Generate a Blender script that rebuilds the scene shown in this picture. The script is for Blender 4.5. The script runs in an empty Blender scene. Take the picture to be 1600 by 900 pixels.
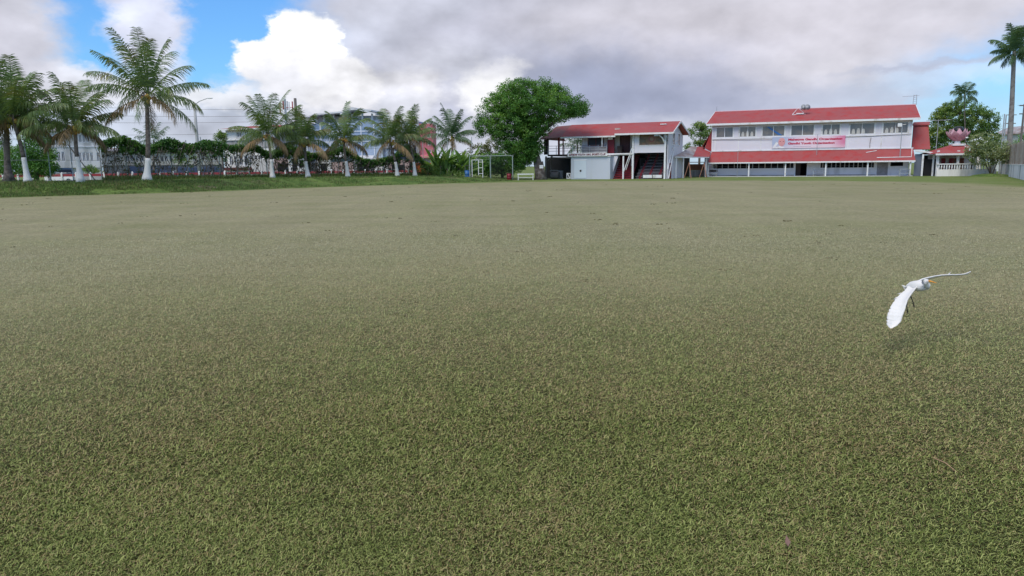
import bpy, math, random
import numpy as np
from mathutils import Vector, Matrix
rnd = random.Random(7)
rng = np.random.default_rng(11)
R = math.radians
sc = bpy.context.scene
COL = sc.collection

# ------------------------------------------------------------------ camera
FPX = 1150.0; HCAM = 1.8
PITCH = math.atan((450-260)/FPX); ROLL = R(0.57)
cam_d = bpy.data.cameras.new('camera'); cam = bpy.data.objects.new('camera', cam_d); COL.objects.link(cam)
cam_d.sensor_width = 36; cam_d.lens = 36*FPX/1600; cam_d.clip_start = .05; cam_d.clip_end = 6000
CR = Matrix.Rotation(math.pi/2-PITCH, 3, 'X') @ Matrix.Rotation(-ROLL, 3, 'Z')
CP = Vector((0, 0, HCAM))
cam.matrix_world = Matrix.Translation(CP) @ CR.to_4x4()
sc.camera = cam
CRT = CR.transposed()
def ray(px, py): return CR @ Vector(((px-800)/FPX, -(py-450)/FPX, -1))
def proj(p):
    q = CRT @ (Vector(p)-CP); return 800+FPX*q.x/-q.z, 450-FPX*q.y/-q.z
def Xat(px, Y, z=0.):                       # world x of a point at distance Y, height z seen at column px
    a = CRT @ (Vector((0, Y, z))-CP); b = CRT @ (Vector((1, Y, z))-CP)-a; k = (px-800)/FPX
    return (-k*a.z-a.x)/(b.x+k*b.z)
def Zat(py, X, Y):
    a = CRT @ (Vector((X, Y, 0))-CP); b = CRT @ (Vector((X, Y, 1))-CP)-a; k = -(py-450)/FPX
    return (-k*a.z-a.y)/(b.y+k*b.z)
def at(px, py, Y):
    d = ray(px, py); return CP + d*(Y/d.y)
def gnd(px, py):
    d = ray(px, py); return CP + d*(-HCAM/d.z)

# ------------------------------------------------------------------ view, world, sun
sc.view_settings.view_transform = 'Standard'; sc.view_settings.look = 'None'
sc.view_settings.exposure = 0.0; sc.view_settings.gamma = 1.0; sc.view_settings.use_curve_mapping = False
SUN_EL, SUN_ROT = R(52), R(212)
sd = bpy.data.lights.new('sun', 'SUN'); sun = bpy.data.objects.new('sun', sd); COL.objects.link(sun)
sd.energy = 2.2; sd.angle = R(34); sd.color = (1, .93, .80)
sv = Vector((math.sin(SUN_ROT)*math.cos(SUN_EL), math.cos(SUN_ROT)*math.cos(SUN_EL), math.sin(SUN_EL)))
sun.rotation_euler = sv.to_track_quat('Z', 'Y').to_euler()

W = bpy.data.worlds.new('World'); sc.world = W; W.use_nodes = True
nt = W.node_tree; nt.nodes.clear()
class NB:                                    # tiny node-expression helper
    def __init__(s, nt): s.nt = nt
    def put(s, n, i, v):
        if v is None: return
        if isinstance(v, bpy.types.NodeSocket): s.nt.links.new(v, n.inputs[i])
        else: n.inputs[i].default_value = v
    def m(s, op, a, b=None, c=None, clamp=False):
        n = s.nt.nodes.new('ShaderNodeMath'); n.operation = op; n.use_clamp = clamp
        s.put(n, 0, a); s.put(n, 1, b); s.put(n, 2, c); return n.outputs[0]
    def mix(s, f, a, b):
        n = s.nt.nodes.new('ShaderNodeMix'); n.data_type = 'RGBA'
        s.put(n, 0, f); s.put(n, 6, a if isinstance(a, bpy.types.NodeSocket) else (*a[:3], 1)); s.put(n, 7, b if isinstance(b, bpy.types.NodeSocket) else (*b[:3], 1))
        return n.outputs[2]
    def noise(s, vec, scale, detail=4, rough=.55, out='Fac', dist=0):
        n = s.nt.nodes.new('ShaderNodeTexNoise'); s.put(n, 'Vector', vec)
        n.inputs['Scale'].default_value = scale; n.inputs['Detail'].default_value = detail
        n.inputs['Roughness'].default_value = rough; n.inputs['Distortion'].default_value = dist
        return n.outputs[out]
    def ramp(s, f, lo, hi, a=0., b=1., smooth=True):
        n = s.nt.nodes.new('ShaderNodeMapRange'); n.interpolation_type = 'SMOOTHSTEP' if smooth else 'LINEAR'
        s.put(n, 'Value', f); s.put(n, 'From Min', lo); s.put(n, 'From Max', hi); s.put(n, 'To Min', a); s.put(n, 'To Max', b)
        return n.outputs[0]
    def vmul(s, v, t):
        n = s.nt.nodes.new('ShaderNodeVectorMath'); n.operation = 'MULTIPLY'; s.put(n, 0, v); s.put(n, 1, t); return n.outputs[0]
    def vadd(s, v, t):
        n = s.nt.nodes.new('ShaderNodeVectorMath'); n.operation = 'ADD'; s.put(n, 0, v); s.put(n, 1, t); return n.outputs[0]
    def sep(s, v):
        n = s.nt.nodes.new('ShaderNodeSeparateXYZ'); s.put(n, 0, v); return n.outputs
    def scale(s, c, f):
        n = s.nt.nodes.new('ShaderNodeVectorMath'); n.operation = 'SCALE'; s.put(n, 0, c); s.put(n, 3, f); return n.outputs[0]
B = NB(nt); SKYT = (.62, 1.12, 1.75)
tc = nt.nodes.new('ShaderNodeTexCoord'); D = tc.outputs['Generated']
sky = nt.nodes.new('ShaderNodeTexSky'); sky.sky_type = 'NISHITA'; sky.sun_disc = False
sky.sun_elevation = SUN_EL; sky.sun_rotation = SUN_ROT; sky.air_density = 1.2; sky.dust_density = .6; sky.ozone_density = 1.6
skyc = B.vmul(B.scale(sky.outputs[0], .1), SKYT)
x, y, z = B.sep(D)
az = B.m('MULTIPLY', B.m('ARCTAN2', x, y), 180/math.pi)
el = B.m('MULTIPLY', B.m('ARCSINE', z), 180/math.pi)
stretch = B.vmul(D, (1, 1, 1.7))
wn = B.noise(stretch, 7, 6, .55, 'Color')
wx, wy, wz = B.sep(wn)
wn2 = B.noise(stretch, 28, 5, .62, 'Color')
vx, vy, vz = B.sep(wn2)
def warp(c, a, a1, w2, a2): return B.m('ADD', c, B.m('ADD', B.m('MULTIPLY_ADD', a, a1, -a1*.5), B.m('MULTIPLY_ADD', w2, a2, -a2*.5)))
azw = warp(az, wx, 4.2, vx, 2.3); elw = warp(el, wy, 3.0, vy, 1.7)
f1 = B.noise(stretch, 9, 5, .5); f1b = B.noise(B.vadd(stretch, (.012, 0, -.03)), 9, 5, .5)
relief = B.m('SUBTRACT', f1, f1b)                                   # lit tops, shaded undersides
f2 = B.noise(B.vmul(D, (1, 1, 3.2)), 5, 6, .55)
def blob(px, py, rx, ry, soft):
    d = ray(px, py).normalized(); a0 = math.degrees(math.atan2(d.x, d.y)); e0 = math.degrees(math.asin(d.z))
    dx = B.m('MULTIPLY', B.m('SUBTRACT', azw, a0), 20./rx); dy = B.m('MULTIPLY', B.m('SUBTRACT', elw, e0), 20./ry)
    r = B.m('SQRT', B.m('ADD', B.m('MULTIPLY', dx, dx), B.m('MULTIPLY', dy, dy)))
    return B.ramp(r, 1+soft, 1-soft, 0., 1.)
def cover(cur, mask, col, k=1., rel=1.6, amp=.0):
    sh = B.m('ADD', B.m('MULTIPLY_ADD', relief, rel, 1.), B.m('MULTIPLY_ADD', f2, amp, -amp*.5))
    c = B.scale(B.vmul((1, 1, 1), tuple(col)), sh)
    return B.mix(B.m('MULTIPLY', mask, k), cur, c)
cur = skyc
# general broken cloud over the whole dome (also behind the camera)
gen = B.ramp(f2, .50, .66); back = B.ramp(y, .45, .1)
high = B.ramp(el, 14, 26)
cur = cover(cur, B.m('MAXIMUM', B.m('MULTIPLY', back, gen), B.m('MULTIPLY', high, B.ramp(f2, .40, .56))), (.72, .71, .72), .92)
# haze-like cloud bank near the horizon
band = B.ramp(elw, 6.4, 1.5)
cur = cover(cur, band, (.60, .70, .90), .5, 1.)
band2 = B.ramp(el, 3.2, .0)
for px, py, rx, ry, s, col, k, rel in [
    (200, 185, 340, 40, .6, (.60, .65, .78), .85, 1.6),
    (90, 132, 130, 26, .3, (.86, .87, .95), .9, 1.6),
    (190, 146, 100, 24, .5, (.76, .78, .87), .85, 1.4),
    (-8, 42, 80, 60, .35, (.68, .68, .76), .97, 1.2),
    (-40, 60, 80, 60, .5, (.60, .60, .69), .7, 1.0),
    (232, 38, 44, 74, .4, (.79, .82, .98), .96, 1.2),
    (250, 92, 34, 30, .6, (.74, .77, .90), .8, 1.0),
    (340, 152, 46, 16, .30, (.93, .95, 1.), .9, 1.2),
    (380, 205, 160, 26, .6, (.62, .66, .77), .8, 1.2),
    (700, 195, 330, 62, .5, (.56, .60, .72), .95, 1.6),
    (760, 20, 262, 74, .22, (.67, .69, .81), 1., .9),
    (690, 95, 178, 84, .25, (.70, .74, .88), 1., 1.0),
    (900, 110, 300, 120, .35, (.55, .56, .67), 1., 1.),
    (1120, 60, 300, 130, .35, (.62, .615, .70), 1., .9),
    (1430, -22, 250, 84, .40, (.66, .66, .75), 1., .8),
    (1250, 165, 140, 42, .8, (.60, .63, .75), .75, .8),
    (965, 130, 205, 50, .9, (.355, .40, .56), .95, .8),
    (1010, 165, 170, 34, .9, (.36, .40, .55), .8, .7),
    (600, 20, 90, 26, .9, (.56, .57, .66), .5, .8),
    (1230, 40, 230, 60, .9, (.74, .71, .78), .6, .8),
    (1290, 105, 80, 22, .9, (.80, .79, .86), .5, .8),
    (705, 100, 80, 26, .8, (.76, .78, .88), .6, 1.2),
    (640, 140, 48, 34, .40, (.86, .86, .92), .9, 1.6),
    (762, 146, 50, 30, .45, (1.0, 1.0, 1.02), .95, 1.0),
    (785, 110, 26, 12, .7, (.85, .85, .9), .7, 1.0),
    (560, 165, 100, 30, .5, (.66, .68, .77), .9, 1.4),
    (530, 135, 66, 36, .25, (.90, .90, .95), .98, 1.5),
    (470, 74, 54, 50, .12, (1.12, 1.12, 1.12), 1., 1.0),
    (430, 100, 66, 34, .12, (1.08, 1.08, 1.1), 1., 1.0),
    (490, 118, 84, 36, .18, (1.02, 1.02, 1.06), 1., 1.4),
    (430, 136, 60, 22, .6, (.82, .83, .90), .8, 1.2),
    (880, 218, 330, 22, .8, (.66, .69, .80), .8, .8),
    (1450, 106, 90, 6, .8, (.50, .54, .68), .8, 0.3),
    (1350, 150, 90, 10, .8, (.55, .6, .74), .6, 0.3),
    (1530, 120, 90, 12, .9, (.80, .86, 1.), .5, .6),
]:
    cur = cover(cur, blob(px, py, rx, ry, s), col, k, rel, .12)
bg = nt.nodes.new('ShaderNodeBackground'); wo = nt.nodes.new('ShaderNodeOutputWorld')
nt.links.new(cur, bg.inputs[0]); bg.inputs[1].default_value = 1.0; nt.links.new(bg.outputs[0], wo.inputs[0])
W['label'] = 'cloudy tropical sky'

# ------------------------------------------------------------------ materials
MATS = {}
def hexlin(r, g, b):
    return tuple(((c/255)/12.92 if c <= 10 else ((c/255+.055)/1.055)**2.4) for c in (r, g, b))
def mat(name, col, rough=.75, var=.12, vscale=1.5, col2=None, amt2=.0, scale2=.6, bump=0., bscale=30, metal=0., streak=False, transl=0., island=0., spec=.4, ribs=None):
    if name in MATS: return MATS[name]
    m = bpy.data.materials.new(name); m.use_nodes = True; t = m.node_tree; n = NB(t)
    p = t.nodes['Principled BSDF']; p.inputs['Roughness'].default_value = rough; p.inputs['Metallic'].default_value = metal
    p.inputs['Specular IOR Level'].default_value = spec
    tcn = t.nodes.new('ShaderNodeTexCoord'); o = tcn.outputs['Object']
    nf = n.noise(o, vscale, 6, .6)
    c = n.mix(1., tuple(col), tuple(col))
    if col2 is not None:
        ov = n.vmul(o, (1, 1, .18)) if streak else o
        f = n.ramp(n.noise(ov, scale2, 7, .62), .62-amt2*.35, .78-amt2*.25)
        c = n.mix(f, c, tuple(col2))
    c = n.scale(c, n.m('MULTIPLY_ADD', nf, var*2, 1-var))
    if island:
        g = t.nodes.new('ShaderNodeNewGeometry'); r = g.outputs['Random Per Island']
        c = n.scale(c, n.m('MULTIPLY_ADD', r, island*2, 1-island))
        c = n.mix(n.ramp(n.noise(None, 1, 0) if False else r, .8, 1., 0, .5), c, n.vmul(c, (1.5, 1.1, .6)))
    t.links.new(c, p.inputs['Base Color'])
    if bump or ribs:
        bn = t.nodes.new('ShaderNodeBump'); bn.inputs['Strength'].default_value = bump or .5; bn.inputs['Distance'].default_value = .03
        if ribs:
            wv = t.nodes.new('ShaderNodeTexWave'); wv.bands_direction = ribs[0]; wv.inputs['Scale'].default_value = ribs[1]; t.links.new(o, wv.inputs['Vector'])
            t.links.new(wv.outputs['Fac'], bn.inputs['Height'])
            k = n.m('MULTIPLY_ADD', wv.outputs['Fac'], .22, .86); c2 = n.scale(c, k); t.links.new(c, p.inputs['Base Color'])
        else: t.links.new(n.noise(o, bscale, 4, .6), bn.inputs['Height'])
        t.links.new(bn.outputs[0], p.inputs['Normal'])
    if transl:
        tr = t.nodes.new('ShaderNodeBsdfTranslucent'); t.links.new(n.vmul(c, (1.3, 1.4, .6)), tr.inputs[0])
        mx = t.nodes.new('ShaderNodeMixShader'); mx.inputs[0].default_value = transl
        t.links.new(p.outputs[0], mx.inputs[1]); t.links.new(tr.outputs[0], mx.inputs[2]); t.links.new(mx.outputs[0], t.nodes['Material Output'].inputs[0])
    MATS[name] = m; return m
white = mat('white_paint', (.84, .81, .78), .6, .06, .8, (.50, .49, .46), .45, .5, streak=True)
white2 = mat('white_trim', (.80, .79, .80), .55, .05, 1.5, (.55, .52, .48), .3, 1.2)
siding = mat('siding', (.74, .71, .77), .7, .04, .6, (.62, .60, .64), .25, .7, streak=True, bump=.35, ribs=('Z', 2.1))
plaster = mat('plaster_blue_white', (.54, .57, .64), .7, .05, .7, (.5, .53, .56), .35, .6, streak=True)
roofred = mat('red_roof', (.41, .042, .042), .65, .14, .35, (.36, .085, .085), .95, .9, spec=.25, ribs=('X', 2.2), bump=.5)
roofred2 = mat('red_roof_dark', (.30, .045, .055), .65, .18, .5, (.22, .09, .08), .8, .5, ribs=('X', 2.2), bump=.5)  # darker, browner red for the clubhouse hip planes
roofgrey = mat('grey_tin_roof', (.42, .40, .40), .5, .15, .6, (.28, .2, .17), .7, .8, ribs=('X', 2.2), bump=.5)
maroon = mat('maroon_paint', (.19, .012, .022), .5, .12, 1.2)
redpaint = mat('red_rail_paint', (.36, .05, .065), .55, .12, .4, (.5, .2, .2), .4, 1.)
darkwood = mat('dark_wood', (.055, .04, .035), .8, .2, 2)
darkint = mat('dark_interior', (.03, .03, .033), .9, .3, 1)  # near-black: interior shade put into the colour, also used for netting
wood = mat('weathered_wood', (.22, .19, .17), .85, .2, 3)
greymetal = mat('galvanised_metal', (.42, .44, .46), .45, .1, 3, (.3, .2, .15), .3, 3, metal=.3)
palegreen = mat('pale_green_paint', (.30, .36, .34), .5, .12, 3)
concrete = mat('concrete', (.42, .42, .42), .85, .12, 1.2, (.25, .25, .24), .6, .7, streak=True)
glass = mat('window_glass', (.13, .125, .14), .12, .35, .9, (.26, .20, .17), .6, .5, spec=.8)
glassd = mat('dark_glass', (.03, .035, .055), .35, .3, .7, spec=.3)
bluep = mat('blue_paint', (.04, .16, .45), .5, .1, 2)
orange = mat('orange_paint', (.60, .085, .02), .6, .1, .8)
pinkp = mat('pink_wall', (.55, .17, .20), .7, .08, .4, (.45, .12, .15), .4, .3)
bluewall = mat('pale_blue_wall', (.29, .38, .54), .65, .08, .15, (.5, .58, .7), .5, .12)
creamwall = mat('cream_wall', (.60, .57, .53), .75, .08, .3, (.4, .38, .36), .4, .3, streak=True)
greywall = mat('grey_block_wall', (.36, .35, .36), .85, .12, .5, (.22, .22, .22), .5, .5)
palmleaf = mat('palm_leaf', (.13, .20, .07), .45, .25, .6, (.17, .15, .05), .35, .5, transl=.22, island=.3)
palmleafb = mat('palm_leaf_bluish', (.09, .16, .075), .45, .25, .6, transl=.2, island=.25)
palmtrunk = mat('palm_trunk', (.20, .165, .145), .9, .2, 3, (.10, .08, .07), .6, 4, bump=.6, bscale=8)
greytrunk = mat('grey_trunk', (.27, .25, .235), .9, .2, 2, (.15, .13, .12), .5, 2, bump=.6, bscale=8)
limewash = mat('limewash', (.80, .77, .74), .8, .07, 2, (.5, .48, .44), .25, 2)
coconut = mat('coconut', (.42, .21, .05), .6, .25, 2, (.36, .32, .07), .7, 2, island=.2)
leafd = mat('ficus_leaf', (.085, .21, .042), .5, .3, .8, (.18, .34, .065), .5, .3, transl=.22, island=.35)
leafm = mat('tree_leaf', (.12, .22, .05), .45, .3, .35, (.24, .31, .08), .5, .4, transl=.25, island=.35)
leafy = mat('yellowish_leaf', (.16, .17, .05), .5, .3, .5, (.10, .16, .04), .5, .5, transl=.25, island=.3)
leafv = mat('vine_leaf', (.065, .17, .04), .45, .3, .35, (.14, .27, .05), .6, .3, transl=.25, island=.35)
leafdry = mat('dry_vine_leaf', (.10, .085, .06), .8, .3, .5, (.08, .13, .04), .6, .5, transl=.15, island=.3)
leafb = mat('banana_leaf', (.20, .34, .10), .4, .2, .6, (.30, .38, .15), .5, .6, transl=.3, island=.3)
leafs = mat('sage_leaf', (.27, .32, .16), .5, .25, .5, (.17, .24, .09), .5, .5, transl=.25, island=.3)
flower = mat('white_flower', (.8, .8, .76), .6, .05)
stem = mat('vine_stem', (.16, .13, .105), .9, .2, 4)
bark = mat('bark', (.13, .10, .085), .9, .3, 2, (.22, .19, .17), .5, 2, bump=.7, bscale=6)
lotusm = mat('lotus_pink', (.60, .32, .38), .6, .15, 1.2, (.70, .50, .52), .5, .8)
blackm = mat('black_dome', (.02, .02, .022), .3, .1)
feather = mat('white_feather', (.82, .79, .76), .6, .05, 12, bump=.25, bscale=60)
beakm = mat('orange_beak', (.75, .30, .03), .45, .1)
legm = mat('dark_leg', (.035, .03, .025), .6, .1)
tyre = mat('tyre', (.02, .02, .02), .8, .1)

# ------------------------------------------------------------------ mesh helpers
class MB:
    def __init__(s): s.v = []; s.f = []
    def add(s, vs, fs):
        o = len(s.v); s.v += [tuple(p) for p in vs]; s.f += [tuple(i+o for i in f) for f in fs]; return s
    def box(s, x0, x1, y0, y1, z0, z1):
        return s.add([(x0,y0,z0),(x1,y0,z0),(x1,y1,z0),(x0,y1,z0),(x0,y0,z1),(x1,y0,z1),(x1,y1,z1),(x0,y1,z1)],
                     [(0,3,2,1),(4,5,6,7),(0,1,5,4),(1,2,6,5),(2,3,7,6),(3,0,4,7)])
    def quad(s, a, b, c, d): return s.add([a, b, c, d], [(0,1,2,3)])
    def slab(s, pts, t):                       # polygon given a thickness straight down
        n = len(pts); lo = [(p[0], p[1], p[2]-t) for p in pts]
        return s.add(list(pts)+lo, [tuple(range(n)), tuple(range(2*n-1, n-1, -1))]+[(i, i+n, (i+1) % n+n, (i+1) % n) for i in range(n)])
    def prism(s, pts, dv):                     # polygon extruded along vector
        n = len(pts); q = [tuple(Vector(p)+Vector(dv)) for p in pts]
        return s.add(list(pts)+q, [tuple(range(n)), tuple(range(2*n-1, n-1, -1))]+[(i, i+n, (i+1) % n+n, (i+1) % n) for i in range(n)])
    def tube(s, pts, rad, n=7, caps=True):
        pts = [Vector(p) for p in pts]
        if not hasattr(rad, '__len__'): rad = [rad]*len(pts)
        o = len(s.v)
        for i, p in enumerate(pts):
            d = (pts[min(i+1, len(pts)-1)]-pts[max(i-1, 0)]).normalized()
            a = d.orthogonal().normalized() if abs(d.z) > .9 else d.cross(Vector((0,0,1))).normalized()
            if abs(d.z) > .9: a = Vector((0,1,0)).cross(d).normalized()
            b = d.cross(a)
            for k in range(n):
                t = 2*math.pi*k/n; s.v.append(tuple(p+(a*math.cos(t)+b*math.sin(t))*rad[i]))
        for i in range(len(pts)-1):
            for k in range(n):
                s.f.append((o+i*n+k, o+i*n+(k+1) % n, o+(i+1)*n+(k+1) % n, o+(i+1)*n+k))
        if caps:
            s.f.append(tuple(o+k for k in reversed(range(n)))); s.f.append(tuple(o+(len(pts)-1)*n+k for k in range(n)))
        return s
    def ball(s, c, r, n=8, m=5, sq=(1,1,1)):
        o = len(s.v); c = Vector(c)
        for j in range(m+1):
            ph = math.pi*j/m
            for k in range(n):
                t = 2*math.pi*k/n; s.v.append((c.x+r*sq[0]*math.sin(ph)*math.cos(t), c.y+r*sq[1]*math.sin(ph)*math.sin(t), c.z+r*sq[2]*math.cos(ph)))
        for j in range(m):
            for k in range(n): s.f.append((o+j*n+k, o+(j+1)*n+k, o+(j+1)*n+(k+1) % n, o+j*n+(k+1) % n))
        return s
    def wall(s, x0, x1, z0, z1, y0, y1, holes=()):     # wall in the xz plane with real openings
        xs = sorted({x0, x1, *[h[0] for h in holes], *[h[1] for h in holes]}); zs = sorted({z0, z1, *[h[2] for h in holes], *[h[3] for h in holes]})
        def solid(i, j):
            if i < 0 or j < 0 or i >= len(xs)-1 or j >= len(zs)-1: return False
            cx = (xs[i]+xs[i+1])/2; cz = (zs[j]+zs[j+1])/2
            return not any(h[0] < cx < h[1] and h[2] < cz < h[3] for h in holes)
        for i in range(len(xs)-1):
            for j in range(len(zs)-1):
                if not solid(i, j): continue
                a, b, c, d = xs[i], xs[i+1], zs[j], zs[j+1]
                s.quad((a,y0,c),(b,y0,c),(b,y0,d),(a,y0,d)); s.quad((b,y1,c),(a,y1,c),(a,y1,d),(b,y1,d))
                if not solid(i-1, j): s.quad((a,y1,c),(a,y0,c),(a,y0,d),(a,y1,d))
                if not solid(i+1, j): s.quad((b,y0,c),(b,y1,c),(b,y1,d),(b,y0,d))
                if not solid(i, j-1): s.quad((a,y1,c),(b,y1,c),(b,y0,c),(a,y0,c))
                if not solid(i, j+1): s.quad((a,y0,d),(b,y0,d),(b,y1,d),(a,y1,d))
        return s
    def build(s, name, m, parent=None, smooth=False):
        me = bpy.data.meshes.new(name); me.from_pydata(s.v, [], s.f); me.materials.append(m)
        if smooth: me.polygons.foreach_set('use_smooth', [True]*len(me.polygons))
        me.update(); o = bpy.data.objects.new(name, me); COL.objects.link(o)
        if parent: o.parent = parent
        return o
def npmesh(name, V, F, m, parent=None, smooth=False):     # V (n,3), F (k,4) arrays
    me = bpy.data.meshes.new(name); me.vertices.add(len(V)); me.vertices.foreach_set('co', np.ascontiguousarray(V, dtype=np.float32).ravel())
    k = F.shape[1]
    me.loops.add(F.size); me.loops.foreach_set('vertex_index', np.ascontiguousarray(F, dtype=np.int32).ravel())
    me.polygons.add(len(F)); me.polygons.foreach_set('loop_start', np.arange(0, F.size, k, dtype=np.int32)); me.polygons.foreach_set('loop_total', np.full(len(F), k, dtype=np.int32))
    if smooth: me.polygons.foreach_set('use_smooth', np.ones(len(F), dtype=bool))
    me.update(calc_edges=True); me.validate(); me.materials.append(m)
    o = bpy.data.objects.new(name, me); COL.objects.link(o)
    if parent: o.parent = parent
    return o
def tag(o, label=None, cat=None, group=None, kind=None):
    if label: o['label'] = label
    if cat: o['category'] = cat
    if group: o['group'] = group
    if kind: o['kind'] = kind
    return o
def empty(name, loc, rz=0, label=None, cat=None, group=None):
    o = bpy.data.objects.new(name, None); COL.objects.link(o); o.location = loc; o.rotation_euler = (0, 0, rz); o.empty_display_size = .3
    return tag(o, label, cat, group)
class Frame:      # a building's own axes: x along its front, y away from the viewer
    def __init__(s, pl, dl, pr, dr, z=0.):
        s.o = Vector((Xat(pl, dl, z), dl, z)); e = Vector((Xat(pr, dr, z), dr, z)); s.L = (e-s.o).length
        s.u = (e-s.o).normalized(); s.v = Vector((-s.u.y, s.u.x, 0)); s.rz = math.atan2(s.u.y, s.u.x)
    def uz(s, px, py, v=0.):
        d = ray(px, py); q = s.o+s.v*v; t = (q-CP).dot(s.v)/d.dot(s.v); p = CP+d*t
        return (p-s.o).dot(s.u), p.z-s.o.z
    def w(s, u, v, z): return s.o+s.u*u+s.v*v+Vector((0,0,z))
    def root(s, name, label, cat, group=None): return empty(name, s.o, s.rz, label, cat, group)

def window(parent, u0, u1, z0, z1, y, panes=2, fm=None, pm=None, bar=.07, name='window'):
    b = MB(); 
    b.box(u0, u1, y-.05, y+.03, z0, z0+bar); b.box(u0, u1, y-.05, y+.03, z1-bar, z1)
    b.box(u0, u0+bar, y-.048, y+.028, z0+bar, z1-bar); b.box(u1-bar, u1, y-.048, y+.028, z0+bar, z1-bar)
    for k in range(1, panes):
        c = u0+(u1-u0)*k/panes; b.box(c-bar*.45, c+bar*.45, y-.046, y+.026, z0+bar, z1-bar)
    f = b.build(name, fm or white2, parent)
    MB().box(u0+bar, u1-bar, y+.032, y+.05, z0+bar, z1-bar).build('pane', pm or glass, f)
    return f

def text_mesh(txt, name, m, parent, width, height, loc, rot=(math.pi/2, 0, 0), bold=.0, thick=.008):
    cu = bpy.data.curves.new(name, 'FONT'); cu.body = txt; cu.size = 1; cu.extrude = thick; cu.offset = bold
    tmp = bpy.data.objects.new('tmp', cu); COL.objects.link(tmp)
    bpy.context.view_layer.update(); me = bpy.data.meshes.new_from_object(tmp.evaluated_get(bpy.context.evaluated_depsgraph_get()))
    bpy.data.objects.remove(tmp)
    co = np.empty(len(me.vertices)*3, dtype=np.float32); me.vertices.foreach_get('co', co); co = co.reshape(-1, 3)
    mn = co.min(0); mx = co.max(0); co[:, 0] = (co[:, 0]-mn[0])/(mx[0]-mn[0])*width; co[:, 1] = (co[:, 1]-mn[1])/(mx[1]-mn[1])*height
    me.vertices.foreach_set('co', co.ravel()); me.materials.clear(); me.materials.append(m); me.update()
    o = bpy.data.objects.new(name, me); COL.objects.link(o); o.parent = parent; o.location = loc; o.rotation_euler = rot
    return o

# leaves: small kite quads spread through clumps
def leaves(C, spread, n, size, up=.5, droop=0., aspect=.5):
    """C (k,3) clump centres, spread metres, n leaves each"""
    k = len(C); N = k*n
    off = rng.normal(0, 1, (N, 3)); off /= (np.linalg.norm(off, axis=1, keepdims=True)+1e-6); off *= spread*rng.random((N, 1))**.5
    off[:, 2] *= .7
    P = np.repeat(C, n, 0)+off
    nrm = rng.normal(0, 1, (N, 3)); nrm[:, 2] += up*2; nrm += off/spread*.6; nrm /= np.linalg.norm(nrm, axis=1, keepdims=True)
    t = rng.normal(0, 1, (N, 3)); t[:, 2] -= droop; t -= (t*nrm).sum(1, keepdims=True)*nrm; t /= np.linalg.norm(t, axis=1, keepdims=True)
    b = np.cross(nrm, t); s = size*(.6+.8*rng.random((N, 1)))
    V = np.stack([P-t*s*.5, P+b*s*aspect*.5, P+t*s*.5-nrm*s*.12, P-b*s*aspect*.5], 1).reshape(-1, 3)
    F = np.arange(N*4).reshape(-1, 4)
    return V, F
def clumps_in(blobs, n, shell=.75):
    """random clump centres mostly near the surface of ellipsoids (cx,cy,cz,rx,ry,rz,weight)"""
    out = []
    B_ = np.array(blobs, float); w = B_[:, 6]/B_[:, 6].sum()
    idx = rng.choice(len(B_), n, p=w)
    d = rng.normal(0, 1, (n, 3)); d /= np.linalg.norm(d, axis=1, keepdims=True)
    r = shell+(1-shell)*rng.random((n, 1)); r = np.where(rng.random((n, 1)) < .3, rng.random((n, 1))**.5, r)
    r *= (1+.12*rng.normal(0, 1, (n, 1)))
    return B_[idx, :3]+d*r*B_[idx, 3:6]
def tree(name, label, cat, X, Y, z0, blobs, nclump, nleaf, lsize, spread, lm, trunk=None, limbs=(), tm=None, group=None, up=.5):
    """trunk: list of (x,y,z,r) world"""
    r = empty(name, (X, Y, z0), 0, label, cat, group); O = np.array([X, Y, z0])
    C = clumps_in(blobs, nclump)-O
    V, F = leaves(C, spread, nleaf, lsize, up); npmesh('crown', V, F, lm, r)
    b = MB()
    for path in ([trunk] if trunk else [])+list(limbs):
        b.tube([Vector(p[:3])-Vector(O) for p in path], [p[3] for p in path], 8)
    if b.v: b.build('trunk', tm or bark, r, smooth=True)
    return r

# coconut palm
def frond(V, F, base, azm, elev, L, droop, nleaf=34, lw=.055, ll=.95, hang=.8):
    p = Vector(base); e = elev; n = 14; pts = []
    step = L/n
    for i in range(n+1):
        pts.append(p.copy()); d = Vector((math.cos(azm)*math.cos(e), math.sin(azm)*math.cos(e), math.sin(e))); p = p+d*step
        e -= droop/n*(.15+1.75*(i/n)**1.15)
    side0 = Vector((-math.sin(azm), math.cos(azm), 0))
    # rachis as thin ribbon
    o = len(V)
    for i, q in enumerate(pts):
        w = .045*(1-i/n)+.01; V.append(tuple(q-side0*w)); V.append(tuple(q+side0*w))
    for i in range(n): F.append((o+2*i, o+2*i+1, o+2*i+3, o+2*i+2))
    for k in range(nleaf):
        t = .12+.88*(k+rnd.random()*.6)/nleaf; i = min(int(t*n), n-1); fr = t*n-i
        q = pts[i].lerp(pts[i+1], min(fr, 1)); d = (pts[i+1]-pts[i]).normalized()
        l = ll*(math.sin(math.pi*min(.12+t*.8, 1))**.6)*(.8+.4*rnd.random())
        for sgn in (-1, 1):
            h = hang*(.6+.8*rnd.random())
            dirn = (side0*sgn*(1-.35*h)+d*(.35+.5*t)+Vector((0,0,-h*.75))).normalized()
            mid = q+dirn*l*.5; tip = mid+(dirn+Vector((0,0,-.7*h-.1))).normalized()*l*.5
            wv = d*lw
            o = len(V); V += [tuple(q-wv*.5), tuple(q+wv*.5), tuple(mid+wv*.6), tuple(mid-wv*.6), tuple(tip+wv*.1), tuple(tip-wv*.1)]
            F += [(o, o+1, o+2, o+3), (o+3, o+2, o+4, o+5)]
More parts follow.
